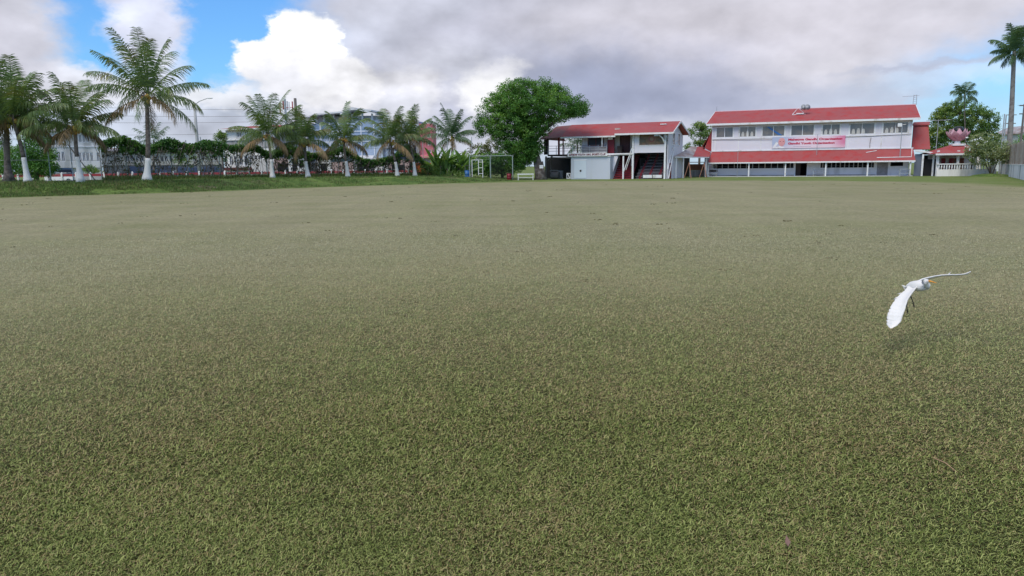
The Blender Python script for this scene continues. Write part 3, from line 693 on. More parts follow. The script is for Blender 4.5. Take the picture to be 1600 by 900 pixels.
# floodlight pole
q = on_slope(1406, 246); hp = Zat(195, *M.w(q.x, q.y, 0)[:2])-q.z
s_ = empty('floodlight', M.w(*q), M.rz, 'white floodlight on a thin pole rising from the veranda roof', 'floodlight')
MB().tube([(0, 0, -.1), (0, 0, hp)], .05, 6).build('pole', greymetal, s_)
MB().box(-.55, -.05, -.25, -.12, hp-.25, hp+.2).build('lamp_head', white2, s_); MB().tube([(-.1, -.08, hp-.05), (.45, -.08, hp+.05)], .05, 5).build('bracket', greymetal, s_)
q = on_slope(1276, 242); hp = Zat(209, *M.w(q.x, q.y, 0)[:2])-q.z
s_ = empty('aerial_pole', M.w(*q), M.rz, 'thin aerial pole with crossbar standing before the banner', 'aerial'); MB().tube([(0, 0, -.1), (0, 0, hp)], .035, 6).build('pole', greymetal, s_); MB().tube([(-.5, 0, hp-.05), (.7, 0, hp)], .025, 5).build('crossbar', greymetal, s_)
o_ = gnd(1151.6, 277.5); s_ = empty('slim_pole', o_, 0, 'slim bare pole standing on the lawn before the hall veranda', 'pole')
hp = Zat(238, o_.x, o_.y); MB().tube([(0, 0, 0), (0, 0, hp)], .03, 6).build('pole', greymetal, s_); MB().ball((0, 0, hp), .05).build('finial', greymetal, s_)
# table, bench, frame
def table(name, label, cat, fr, pl, pr, pyt, v, m, dp=.7, top=.07, slats=False, group=None):
    u0, zt_ = fr.uz(pl, pyt, v); u1, _ = fr.uz(pr, pyt, v); r = empty(name, fr.w((u0+u1)/2, v, 0), fr.rz, label, cat, group); w = (u1-u0)/2
    MB().box(-w, w, 0, dp, zt_-top, zt_).build('top', m, r)
    for sx in (-1, 1):
        for yy in (.04, dp-.12): MB().box(sx*(w-.1)-.04, sx*(w-.1)+.04, yy, yy+.08, 0, zt_-top-.002).build('leg', m, r)
    MB().box(-w+.15, w-.15, .06, .10, zt_*.35, zt_*.35+.06).build('stretcher', m, r)
    return r
table('table', 'grey table standing in front of the right end of the hall', 'table', M, 1405, 1422.5, 264, -1.2, greymetal)
table('goal_frame', 'low metal frame table beside the dark doorway of the hall', 'table', M, 1270, 1288, 265, .6, greymetal, .5, .04)
# bench at the left end
u0, z0 = M.uz(1107, 266.5, .3); u1, _ = M.uz(1120.5, 266.5, .3)
r = empty('picnic_bench', M.w(u0, .3, 0), M.rz, 'dark bench with backrest under the left end of the hall veranda', 'bench'); w = u1-u0
MB().box(0, w, 0, .45, .42, .50).build('seat', greymetal, r); MB().box(0, w, .47, .53, .7, 1.0).build('backrest', darkwood, r)
for x in (.08, w-.16):
    for yy in (.02, .38): MB().box(x, x+.08, yy, yy+.07, 0, .418).build('leg', greymetal, r)
    MB().box(x, x+.07, .462, .469, .45, 1.0).build('back_post', greymetal, r)

# red steep annexe behind the left end of the hall and shed between the two buildings
S = Frame(1057, 99.5, 1105, 107.5)
r = M.root('left_annexe', 'steep red tin gable annexe rising behind the left corner of the hall', 'building'); r.location = M.w(0, 0, 0)
ua, za = M.uz(1112.5, 203, VW+1); ub, zb = M.uz(1101.5, 229, VW+1)
MB().prism([(ub, VW+1, 0), (uL+.6, VW+1, 0), (uL+.6, VW+1, za-.2), (ua, VW+1, za-.2), (ub, VW+1, zb-.1)], (0, 5, 0)).build('wall', siding, r)
uc, zc2 = M.uz(1078, 244, -1.0)
MB().slab([(ub-.4, VW+.9, zb), (ua+.1, VW+.9, za), (ua+.1, VW+6, za), (ub-.4, VW+6, zb)], .06).build('steep_roof', roofred, r)
# gable cladding in red seen from the field
MB().prism([(ub, VW+.88, zb-.2), (uL-.03, VW+.88, zb-.8), (uL-.03, VW+.88, za-.1), (ua-.05, VW+.88, za-.1)], (0, .06, 0)).build('red_cladding', roofred, r)
sh = S.root('shed', 'open lean-to shed with patched grey and red tin roof between clubhouse and hall', 'shed')
u0, z0 = S.uz(1054.5, 244.3, 0); u1, z1 = S.uz(1105.5, 244.8, 0); za_ = (z0+z1)/2
um, _ = S.uz(1083, 244.6, 0); ut, zt_ = S.uz(1084, 229, 3.2); ut2, zt2_ = S.uz(1112, 229, 3.2); 
g0 = MB().slab([(u0, 0, za_), (um, 0, za_), (ut+1.3, 3.2, zt_), (ut-1.0, 3.2, zt_)], .05).build('grey_roof_sheet', roofgrey, sh)
g1 = MB().slab([(um+.01, 0, za_), (u1+.7, 0, za_), (ut2, 3.2, zt_), (ut+1.31, 3.2, zt_)], .05).build('red_roof_sheet', roofred, sh)
MB().box(u0, u1+.5, -.06, -.004, za_-.17, za_-.03).build('fascia', white2, sh)
for px in (1057.5, 1068.5, 1104): u, _ = S.uz(px, 262, 0); MB().box(u-.07, u+.07, .02, .16, 0, za_-.06).build('post', white2, sh)
MB().box(u0-1.5, u1+3.5, 4.3, 4.4, 0, za_-.1).build('back_wall', darkint, sh)  # near-black sheet stands in for the shade under the shed roof
u, zt3 = S.uz(1078, 256.5, 3); u2, zb3 = S.uz(1101, 265.5, 3)
MB().box(u, u2, 3, 3.06, zb3, zt3).build('brown_board', mat('brown_board', (.20, .09, .045), .8, .1), sh); MB().box(u, u2, 2.95, 3.05, 0, zb3-.01).build('low_wall', concrete, sh)
# A-frame swing
o_ = S.w(0, -.9, 0); r = empty('swing_frame', S.w(S.uz(1086, 278, -.9)[0], -.9, 0), S.rz, 'rusty orange A-frame with top bar standing in front of the shed', 'swing frame')
ul, zt_ = S.uz(1077, 253.5, -.9); ur, _ = S.uz(1100.5, 253.5, -.9); uo = S.uz(1086, 278, -.9)[0]; rust = mat('rusty_orange', (.42, .20, .13), .7, .2, 3)
MB().tube([(ul-uo, 0, zt_), (ur-uo, 0, zt_)], .06, 6).build('top_bar', wood, r)
for sgn, ux in ((-1, ul-uo), (1, ur-uo)):
    for yy in (-.5, .5): MB().tube([(ux, 0, zt_-.02), (ux-.40, yy, 0)], .05, 6).build('leg', rust, r)

# right annexe
AN = Frame(1429, 99, 1456, 98)
r = AN.root('right_annexe', 'tall red tin annexe with white lean-to joined to the right end of the hall', 'building')
p0, z0 = AN.uz(1425, 233, 3); p1, _ = AN.uz(1453.5, 233, 3); pt0, z1 = AN.uz(1427, 197, 4.2); pt1, _ = AN.uz(1450.5, 197, 4.2)
MB().slab([(p0, 3, z0), (p1, 3, z0), (pt1, 4.4, z1), (pt0, 4.4, z1)], .06).build('red_wall_sheet', roofred, r)
a0, za_ = AN.uz(1426.5, 197.2, 4.1); a1, _ = AN.uz(1449.5, 193, 4.1); _, zb_ = AN.uz(1449, 192, 5)
MB().box(a0, a1, 4.5, 9, z0, zb_-.2).build('upper_block', maroon, r); MB().slab([(a0-.1, 4.2, z1+.15), (a1+.2, 4.2, z1+.15), (a1+.2, 9, z1+.75), (a0-.1, 9, z1+.75)], .1).build('roof', roofred, r)
l0, zl0 = AN.uz(1430.5, 235, 1.5); l1, zl1 = AN.uz(1470, 239.5, 1.5)
b = MB(); b.prism([(l0, 0, zl0-.15), (l1, 0, zl1-.2), (l1, 0, zl1), (l0, 0, zl0+.05)], (0, 4, 0)); b.build('lean_to_roof', white2, r)
for px in (1441.5, 1458): u, _ = AN.uz(px, 255, .2); MB().box(u-.11, u+.11, .1, .3, 0, zl1-.1).build('post', white2, r)
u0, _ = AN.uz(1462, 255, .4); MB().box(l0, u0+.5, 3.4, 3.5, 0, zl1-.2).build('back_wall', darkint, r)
ux, _ = AN.uz(1440, 255, .6); MB().box(l0, ux, .5, .62, 0, zl0-.5).build('side_wall', mat('slate_blue_wall', (.14, .16, .21), .7, .1), r)
uo, _ = AN.uz(1444, 255, .6); MB().box(uo, u0, 1.2, 1.28, 0, 2.2).build('gate', darkint, r)

# ================================================================== CLUBHOUSE
K = Frame(851.5, 104, 1041, 96.6)
club = K.root('clubhouse', 'two-storey clubhouse with red tin roof, open left balcony and tiered seating under the right half', 'building')
def kp(cx, cy, v=0): return K.uz(830+cx/5.7143, 170+cy/5.7143, v)
DP = 8.6
uW0 = kp(453, 300, 1.6)[0]; uP = kp(910, 400)[0]; uRt = kp(1196, 400)[0]; uBx0 = kp(355, 500)[0]; uBx1 = kp(705, 500)[0]; uSt = kp(745, 300)[0]
zE1 = (kp(270, 255, -.6)[1]+kp(745, 235, -.6)[1])/2; zE2_ = (kp(752, 222, -1.0)[1]+kp(1268, 205, -1.0)[1])/2
RVk = 4.2; uR0, zr0 = kp(232, 155, RVk); uR1, zr1 = kp(1335, 102, RVk); zRk = (zr0+zr1)/2; uE1, _ = kp(1270, 205, -1.0)
uE0, zE0 = kp(70, 270, -.6); us = kp(748, 235, -.8)[0]; uhip = kp(262, 250, -.6)[0]
zE0 = max(zE0, zE1-.5)
def zslope(v, ve, ze): return ze+(zRk-ze)*(v-ve)/(RVk-ve)
b = MB()
b.slab([(uhip, -.6, zE1), (us, -.6, zE1), (us, RVk, zRk), (uR0+2.2, RVk, zRk)], .06)
b.slab([(us+.001, -1.0, zE2_), (uE1, -1.0, zE2_), (uR1, RVk, zRk+.002), (us+.001, RVk, zRk+.002)], .06)
b.slab([(uR0+2.2, RVk, zRk), (uR1, RVk, zRk), (uR1+.15, RVk*2+1, zE2_), (uE0+3, RVk*2+1, zE2_)], .06)
kr = b.build('roof', roofred, club)
b = MB(); b.slab([(uE0, -.6, zE0), (uhip-.01, -.6, zE1-.03), (uR0+2.18, RVk, zRk-.04), (uR0, RVk-.2, zRk-.15)], .05)
b.slab([(uE0, -.6, zE0), (uR0, RVk-.2, zRk-.15), (uR0, RVk+.5, zRk-.15), (uE0, RVk*2+1, zE0)], .05); b.build('hip_roof', roofred2, club)
MB().box(uhip, us, -.66, -.604, zE1-.2, zE1+.0).box(us+.01, uE1, -1.06, -1.004, zE2_-.22, zE2_).build('fascia', white2, kr)
MB().prism([(uE1, -1.06, zE2_-.2), (uE1, -1.06, zE2_+.03), (uR1, RVk, zRk+.04), (uR1, RVk, zRk-.2)], (.07, 0, 0)).prism([(uR1, RVk, zRk-.2), (uR1, RVk, zRk+.04), (uR1+.15, 2*RVk+1, zE2_+.03), (uR1+.15, 2*RVk+1, zE2_-.2)], (.07, 0, 0)).build('barge_board', white2, kr)
MB().box(uE1-2.6, uE1-1.8, 2.4, 2.9, zslope(2.6, -1, zE2_)+.02, zslope(2.6, -1, zE2_)+.14).build('roof_patch', white2, kr)
# upper floor slab / balcony
_, zFl = kp(400, 405, 0); _, zF2 = kp(800, 412, 0)
zFl = zFl-.0
MB().box(uE0+1.0, uW0, .05, DP, zFl-.22, zFl).box(uW0+.01, uP, .05, DP, zFl-.22, zFl-.02).build('balcony_floor', darkwood, club)
MB().box(uSt-1.6, uP, -.05, .04, zFl-.24, zFl+.02).build('floor_beam', white2, club)
# balcony posts
for cx, m_, w_ in ((145, darkwood, .10), (242, maroon, .11), (281, maroon, .07)):
    u = kp(cx, 320)[0]; MB().box(u-w_, u+w_, .1, .1+2*w_, zFl, zE1-.1).build('balcony_post', m_, club)
u = kp(105, 320)[0]; MB().box(u, kp(140, 320)[0], .3, .4, zFl, zE0-.1).build('end_panel', darkwood, club)
u = kp(629, 320)[0]; MB().box(u-.09, u+.09, .1, .28, zFl, zE1-.1).build('balcony_post', white2, club)
# railing
ur0 = kp(80, 380)[0]; ur1 = kp(675, 380)[0]; zr_ = zFl+1.15
b = MB()
for zz in (zr_, zFl+.8, zFl+.45): b.box(ur0, ur1, .02, .06, zz-.025, zz+.025)
b.build('railing', mat('rail_grey', (.16, .13, .14), .6, .1), club)
for k in range(9): u = ur0+(ur1-ur0)*k/8; MB().box(u-.03, u+.03, -.03, .015, zFl, zr_+.02).build('railing_post', white2 if k in (1, 4) else greymetal, club)
MB().box(kp(455, 370)[0], kp(672, 370)[0], .08, .11, zFl+.05, zFl+.95).build('railing_panel', greywall, club)
# upper walls
zTop = zslope(1.6, -.6, zE1)-.1
hw = [(kp(503, 300, 1.6)[0], kp(650, 300, 1.6)[0], kp(600, 333, 1.6)[1], kp(600, 255, 1.6)[1])]
MB().wall(uW0, kp(680, 300, 1.6)[0], zFl, zTop, 1.6, 1.75, hw).build('upper_wall', siding, club)
window(club, *hw[0], 1.68, 2, fm=maroon, pm=glassd)
MB().box(kp(682, 300, .7)[0], kp(742, 300, .7)[0], .7, .78, zFl, kp(700, 270, .7)[1]).build('maroon_panel', maroon, club)
MB().box(kp(688, 262, .6)[0], kp(728, 262, .6)[0], .5, .62, kp(700, 275, .6)[1], kp(700, 258, .6)[1]).build('air_conditioner', white2, club)
MB().wall(kp(745, 300, 1.6)[0], uP, zFl, zTop+.3, 1.62, 1.75, [(kp(790, 300, 1.6)[0], kp(885, 300, 1.6)[0], zFl, zTop-.3)]).build('doorway_wall', creamwall, club)
b = MB(); c0, c1 = kp(790, 300, 1.9)[0], kp(885, 300, 1.9)[0]
for k in range(8): u = c0+(c1-c0)*k/8; b.box(u, u+(c1-c0)/8-.03, 1.85+.04*(k % 2), 1.9+.04*(k % 2), zFl+.05, zTop-.4)
b.build('curtain', mat('brown_curtain', (.10, .05, .055), .8, .2, 4), club)
MB().box(kp(750, 320)[0], kp(790, 320)[0], .9, 1.3, zFl, zFl+1.0).build('chair_stack', darkwood, club)
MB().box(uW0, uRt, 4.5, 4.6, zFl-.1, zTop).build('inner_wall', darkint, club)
# right upper bay
uB0 = kp(920, 300)[0]; zB0 = kp(1050, 392)[1]; zB1 = zE2_-.05
mh = (kp(965, 300)[0], kp(1186, 300)[0], kp(1050, 323)[1], kp(1050, 226)[1])
MB().wall(uB0, uRt-.1, zB0, zB1, .02, .17, [mh]).build('bay_wall', siding, club)
mf = MB().box(mh[0]-.08, mh[1]+.05, -.03, .015, mh[2]-.09, mh[2]-.0).box(mh[0]-.1, mh[0], -.03, .015, mh[2], mh[3]).build('mural_frame', white2, club)
MB().box(mh[0], mh[1], .06, .10, mh[2], mh[3]).build('mural_board', mat('mural_dark', (.07, .065, .06), .5, .5, 1.2, (.20, .12, .07), .8, 1.1), mf)
mcx = (mh[0]+mh[1])/2; mcz = (mh[2]+mh[3])/2
for k, (r0, m_) in enumerate(((.62, 'ochre'), (.42, 'brick'), (.25, 'dusty'))):
    mm = mat('mural_'+m_, [(.22, .13, .08), (.24, .08, .07), (.30, .2, .14)][k], .5, .4, 3)
    MB().ball((mcx, .055-.008*k, mcz+.08), r0, 18, 8, (1, .02, 1)).build('mural_ring', mm, mf, True)
for s_ in (-1, 1): MB().ball((mcx+s_*1.45, .052, mcz-.15), .5, 12, 6, (1.3, .02, .6)).build('mural_swirl', mat('mural_swirlc', (.15, .12, .08), .5, .5, 3), mf, True)
# posts full height
for u in (uP, uRt): MB().box(u-.11, u+.11, -.12, .1, 0, zE2_-.22).build('tall_post', white2, club)
# gable side wall with windows (local x = uRt side)
ZS = zE2_-.15
b = MB(); b.prism([(uRt+.15, .3, 0), (uRt+.15, DP, 0), (uRt+.15, DP, ZS), (uRt+.15, RVk, zRk-.3), (uRt+.15, .3, ZS+.15)], (.15, 0, 0)); b.build('gable_wall', siding, club)
for y0 in (2.6, 5.6):
    z0 = kp(1300, 318, 3)[1]; z1 = kp(1300, 218, 3)[1]; X_ = uRt+.305
    f = MB().box(X_, X_+.06, y0-.08, y0+1.08, z0-.1, z0).box(X_, X_+.06, y0-.08, y0+1.08, z1, z1+.1).box(X_, X_+.055, y0-.08, y0, z0, z1).box(X_, X_+.055, y0+1, y0+1.08, z0, z1).build('window', white2, club)
    MB().box(X_, X_+.03, y0, y0+1, z0, z1).build('pane', glass, f)
MB().box(uRt+.305, uRt+.36, 1.2, 2.1, 0, kp(1250, 483, 1.5)[1]).build('side_door', maroon, club)
# stair rail on the gable side, lamp, eaves bracket
MB().tube([(uRt+.5, .1, .05), (uRt+.5, 3.0, kp(1280, 330, 3)[1])], .06, 5).tube([(uRt+.35, .1, 1.2), (uRt+.35, 2.4, kp(1280, 345, 2)[1])], .05, 5).build('side_brace', white2, club)
MB().tube([(uRt-.1, -.2, kp(1200, 300)[1]), (uRt-.25, -.5, kp(1180, 262)[1]), (uRt-.8, -.6, kp(1150, 228)[1])], .09, 6).build('down_pipe', white2, club)
MB().box(uRt-1.3, uRt-.75, -.75, -.45, kp(1150, 245)[1], kp(1150, 225)[1]).box(uRt-.1, uRt+.3, -.6, -.4, kp(1180, 258)[1], kp(1180, 240)[1]).build('floodlight', greymetal, club)
# ground-floor store room (white box)
zBx = kp(530, 428, -1.2)[1]; ub0 = kp(355, 500, -1.2)[0]; ub1 = kp(705, 500, -1.2)[0]
MB().box(ub0, ub1, -1.2, 3.5, 0, zBx).build('store_room', plaster, club)
MB().box(ub0-.35, ub1+.1, -1.35, 0.02, zBx+.001, zBx+.08).build('store_roof', white2, club)
dr = MB().box(kp(385, 500, -1.2)[0], kp(492, 500, -1.2)[0], -1.25, -1.203, .12, kp(430, 462, -1.2)[1]).build('door', mat('door_white', (.62, .68, .74), .5, .05), club)
MB().box(kp(436, 500, -1.2)[0], kp(450, 500, -1.2)[0], -1.3, -1.252, 1.0, 1.25).build('handle', darkwood, dr); MB().box(kp(385, 500, -1.2)[0]-.06, kp(492, 500, -1.2)[0]+.06, -1.24, -1.204, kp(430, 462, -1.2)[1]+.01, kp(430, 455, -1.2)[1]+.02).build('lintel', white2, dr)
# sign band
s0, sz1 = kp(329, 396, -1.35); s1, sz0 = kp(680, 421, -1.35)
sg = empty('sign_board', K.w((s0+s1)/2, -1.5, sz0), K.rz, 'long narrow white sign board with dark red lettering above the white store room', 'sign')
wS = s1-s0; hS = sz1-sz0
MB().box(-wS/2, wS/2, 0, .06, 0, hS).build('board', white2, sg)
text_mesh('GANDHI YOUTH ORG. SPORTS CLUB', 'lettering', mat('sign_red', (.16, .02, .04), .5, .05), sg, wS*.93, hS*.60, (-wS*.465, -.012, hS*.2), bold=.045)
# stairs: dark red flight
uS0, uS1 = kp(712, 600)[0], kp(903, 600)[0]; b = MB(); ns = 12; zS = zFl-.1
for k in range(ns):
    ya = .2+k*.30; b.box(uS0+.05, uS1-.1, ya, ya+.30, max(0, zS*(k)/ns-.04), zS*(k+.6)/ns)
b.build('stair', maroon, club)
MB().prism([(uS0+.0, .1, 0), (uS0+.0, .1, .3), (uS0+.0, 3.8, zS+.2), (uS0, 3.8, zS-.4)], (.06, 0, 0)).prism([((uS0+uS1)/2, .1, 0), ((uS0+uS1)/2, .1, .3), ((uS0+uS1)/2, 3.8, zS+.2), ((uS0+uS1)/2, 3.8, zS-.4)], (.06, 0, 0)).build('stair_stringer', redpaint, club)
MB().prism([(kp(705, 430)[0]+.05, .0, 0), (kp(712, 430)[0]+.0, .0, 0), (kp(775, 430)[0], .0, kp(775, 428)[1]), (kp(710, 430)[0], .0, kp(775, 428)[1])], (0, .12, 0)).build('stair_cheek', siding, club)
u0, z0 = kp(826, 560, -.15); u1, z1 = kp(900, 352, -.15)
MB().tube([(u0, -.15, z0), (u1, -.15, z1)], .07, 6).tube([(u0+.3, -.15, z0+.2), (u1+.05, -.15, z1-.4)], .04, 6).build('handrail', white2, club)
u = kp(822, 500, -.15)[0]; MB().box(u-.09, u+.09, -.2, -.02, 0, kp(822, 420, -.15)[1]).build('stair_post', white2, club)
MB().box(kp(682, 410)[0], uP, -.22, -.06, zFl-.16, zFl-.02).build('beam', white2, club)
# tiered seating
tb = MB(); nt_ = 8; t0, t1 = kp(920, 600)[0]+.05, uRt-.2
for k in range(nt_): ya = .5+k*.62; tb.box(t0, t1, ya, ya+.62, 0 if k == 0 else zB0*.96*k/nt_-.05, zB0*.96*(k)/nt_+.18)
tb.build('tier', mat('tier_grey', (.10, .09, .10), .85, .2, 2), club)
tl = MB()
for k in range(nt_): ya = .5+k*.62; tl.box(t0, t1, ya-.04, ya+.25, zB0*.96*k/nt_+.30, zB0*.96*k/nt_+.36)
tl.build('tier_bench', mat('tier_bench', (.24, .23, .25), .7, .15, 2), club)
for fx in (.12, .44, .78):
    b = MB(); uu = t0+(t1-t0)*fx
    for k in range(nt_): ya = .42+k*.62; b.box(uu, uu+.24, ya-.02, ya+.3, max(0, zB0*.96*k/nt_-.2), zB0*.96*k/nt_+.40)
    b.build('tier_steps', maroon, club)
for k in range(2): u_ = t0+(t1-t0)*(.12+.34*k)+.6; MB().box(u_, u_+1.2, .28, .40, .12, .52).build('white_box', white2, club)
MB().box(t0-1.8, t1, 5.6, 5.7, 0, zB0).box(uS0-.5, t0-1.81, 4.3, 4.4, 0, zFl-.3).build('back_wall', darkint, club)  # dark sheets added as the shade behind seats and stairs
# undercroft on the left: posts, braces
for cx in (128,): 
    u = kp(cx, 500)[0]; MB().box(u-.09, u+.09, .1, .28, 0, zFl-.22).build('under_post', wood, club)
u = kp(112, 500)[0]; MB().box(u-.06, u+.06, 2.6, 2.75, 0, zFl-.22).build('under_post', wood, club)
u2_ = kp(128, 500)[0]; u3 = kp(185, 430)[0]
MB().tube([(u2_, .2, kp(128, 470)[1]), (u3, .2, zFl-.25)], .09, 5).tube([(u3-.2, .3, zFl-.4), (kp(345, 430)[0], .3, zFl-.5)], .07, 5).build('brace', wood, club)
MB().box(kp(120, 500)[0]-2.5, ub0, 6, 6.1, 0, zFl-.3).build('rear_shade', darkint, club)  # undercroft shade painted as a near-black sheet
# clutter in the undercroft
r = empty('scrap_roller', K.w(kp(215, 600, 1.5)[0], 1.5, 0), K.rz, 'rusty pitch roller parked in the dark undercroft of the clubhouse', 'pitch roller')
MB().tube([(-.55, 0, .5), (.55, 0, .5)], .5, 16).build('drum', wood, r); MB().tube([(-.6, 0, .5), (-.6, -.5, 1.2), (.6, -.5, 1.2), (.6, 0, .5)], .04, 6).build('handle', greymetal, r)
r = empty('water_tank', K.w(kp(262, 600, 2.6)[0], 2.6, 0), K.rz, 'dull metal drum standing at the back of the undercroft', 'drum')
MB().tube([(0, 0, 0), (0, 0, 1.1)], .38, 14).build('drum', greywall, r); MB().tube([(0, 0, 1.102), (0, 0, 1.14)], .40, 14).build('lid', greymetal, r)
# small white gate frame beside the store room
r = empty('small_gate', K.w(kp(315, 600, -.6)[0], -.6, 0), K.rz, 'small white gate with a diagonal brace left of the store room', 'gate'); w = kp(352, 600, -.6)[0]-kp(315, 600, -.6)[0]; h = kp(330, 573, -.6)[1]
MB().box(0, w, 0, .06, h-.12, h).box(0, w, 0, .06, .06, .18).box(0, .1, 0, .06, .18, h-.12).box(w-.1, w, 0, .06, .18, h-.12).build('frame', white2, r)
MB().prism([(.1, .01, h-.12), (.25, .01, h-.12), (w-.1, .01, .18), (w-.25, .01, .18)], (0, .04, 0)).build('brace', white2, r)

# ================================================================== RIGHT SIDE
PV = Frame(1463, 96, 1556, 94.5)
r = PV.root('shrine_pavilion', 'small open shrine pavilion with red hipped roof and white balustrade', 'pavilion')
u0 = 0; u1 = PV.L; _, zw = PV.uz(1500, 264.5, 0); _, zr_ = PV.uz(1500, 255.3, 0)
MB().box(u0, u1, 0, .18, 0, zw).build('low_wall', white, r)
MB().box(u0, u1, -.04, .22, zr_-.14, zr_).build('handrail', white2, r)
nb = 22
for k in range(nb):
    u = .25+(u1-.5)*k/(nb-1); w = .11
    MB().tube([(u, .09, zw), (u, .09, zw+.1), (u, .09, zw+.3), (u, .09, zr_-.15)], [.09, .05, .085, .05], 8).build('baluster', white2, r, True)
for px in (1465.5, 1497, 1524.5, 1552):
    u, _ = PV.uz(px, 250, .3); _, zt_ = PV.uz(px, 240, .3); MB().box(u-.14, u+.14, .25, .53, 0, zt_+.4).build('column', white2, r)
_, ze = PV.uz(1500, 239.5, 0); e0, _ = PV.uz(1462, 239, -.5); e1, _ = PV.uz(1540, 239, -.5); a, za_ = PV.uz(1492, 226.5, 3)
cxp = (e0+e1)/2; rf = MB().add([(e0, -.5, ze), (e1, -.5, ze), (e1, 6.5, ze), (e0, 6.5, ze), (a-.5, 3, za_), (a+1.4, 3, za_), (e0, -.5, ze-.06), (e1, -.5, ze-.06), (e1, 6.5, ze-.06), (e0, 6.5, ze-.06)],
    [(0,1,5,4), (1,2,5), (2,3,4,5), (3,0,4), (6,9,8,7), (0,6,7,1), (1,7,8,2), (2,8,9,3), (3,9,6,0)]).build('roof', roofred, r)
MB().box(e0, e1, -.56, -.504, ze-.22, ze+.0).build('fascia', white2, rf)
MB().box(.2, u1-.2, 4.5, 4.6, 0, ze-.1).build('back_wall', white, r)
for px, m_, w in ((1474, redpaint, .5), (1487, redpaint, .6), (1499, mat('brown_door', (.25, .09, .05), .6, .1), 1.1), (1521, darkint, .5)):
    u, _ = PV.uz(px, 250, 4.4); MB().box(u-w/2, u+w/2, 4.38, 4.44, zw-.6, ze-.6).build('panel', m_, r)
# lotus
lu, lz0 = PV.uz(1495.5, 226.5, 3); _, lz1 = PV.uz(1495.5, 198.5, 3); _, lzb = PV.uz(1495.5, 220, 3)
LO = PV.w(lu, 3, lz0-.1); r = empty('lotus_statue', LO, PV.rz, 'large pink lotus flower sculpture with a black dome on the pavilion roof', 'lotus sculpture')
hb = lzb-lz0+.1; MB().box(-.75, .75, -.75, .75, 0, .25).tube([(0, 0, .25), (0, 0, hb)], [.42, .3], 10).build('pedestal', white2, r)
HL = lz1-lzb; Rr = 1.45
def petal(a, inner=False):
    V, F = [], []; n = 11; m = 7
    for th in (0, .04):
        for i in range(n):
            t = i/(n-1); bow = math.sin(min(1, t*1.15)*math.pi/2)
            rad = (.22+.98*bow+.30*t*t if not inner else .2+1.0*math.sin(min(1, t*1.5)*math.pi/2)-.22*t*t)-th
            zz = HL*(.74 if not inner else .90)*(t**1.35*.9+.1*t); w = (.60 if not inner else .50)*math.sin(math.pi*(.12+.88*t))**.85 if t < .97 else .012
            for j in range(m):
                q = (j/(m-1)-.5)*2; sx = q*w; rr = rad-.30*q*q*w; V.append((rr*math.cos(a)-sx*math.sin(a), rr*math.sin(a)+sx*math.cos(a), hb+zz-th-.04*q*q))
    for L_ in (0, 1):
        for i in range(n-1):
            for j in range(m-1):
                k = L_*n*m+i*m+j; q = (k, k+1, k+m+1, k+m); F.append(q if not L_ else q[::-1])
    for i in range(n-1):
        for j in (0, m-1): k = i*m+j; F.append((k, k+m, k+m+n*m, k+n*m))
    return MB().add(V, F).build('petal', lotusm, r, True)
for k in range(8): petal(2*math.pi*k/8+.2)
for k in range(8): petal(2*math.pi*(k+.5)/8+.2, True)
MB().ball((0, 0, hb+HL*.72), .72, 14, 8, (1, 1, .85)).build('dome', blackm, r, True)

# boundary wall on the right
WA, WB = (1563, 103.5), (1600, 72)
pA = Vector((Xat(WA[0], WA[1]), WA[1], 0)); pB = Vector((Xat(WB[0], WB[1]), WB[1], 0)); e = (pB-pA); pE = pA+e*1.7; L = (pE-pA).length; ang = math.atan2(e.y, e.x)
r = empty('boundary_wall', pA, ang, 'low grey concrete boundary wall running toward the viewer on the right', 'wall')
MB().box(0, L, 0, .2, 0, 1.42).build('wall', mat('wall_blue_grey', (.74, .74, .77), .8, .08, .8, (.3, .32, .33), .5, .6, streak=True), r); MB().box(-.05, L, -.04, .24, 1.421, 1.50).build('coping', white2, r)
r = empty('slat_fence', pA+Vector((1.2, 2.0, 0)), ang, 'weathered brown vertical board fence standing behind the concrete boundary wall', 'fence')
zt_ = Zat(229.5, pA.x+3, pA.y); b = MB(); k = 0; x = .6
fm = [mat('fence_board', (.26, .19, .15), .85, .2, 1.5, (.4, .36, .32), .5, 1.), mat('fence_board_pale', (.40, .34, .29), .85, .2, 1.5)]
bs = [MB(), MB()]
while x < L+2:
    w = rnd.uniform(.16, .42); bs[rnd.random() < .35].box(x, x+w, .0, .04, 1.0, zt_+rnd.uniform(-.12, .12)); x += w+rnd.uniform(.03, .12)
bs[0].build('boards', fm[0], r); bs[1].build('pale_boards', fm[1], r)
MB().box(.5, L+2, .05, .12, 1.7, 1.8).box(.5, L+2, .05, .12, zt_-.5, zt_-.4).build('rail', wood, r)
for k in range(7): xx = .5+k*(L+1)/6; MB().box(xx, xx+.12, .125, .24, 0, zt_-.2).build('post', wood, r)
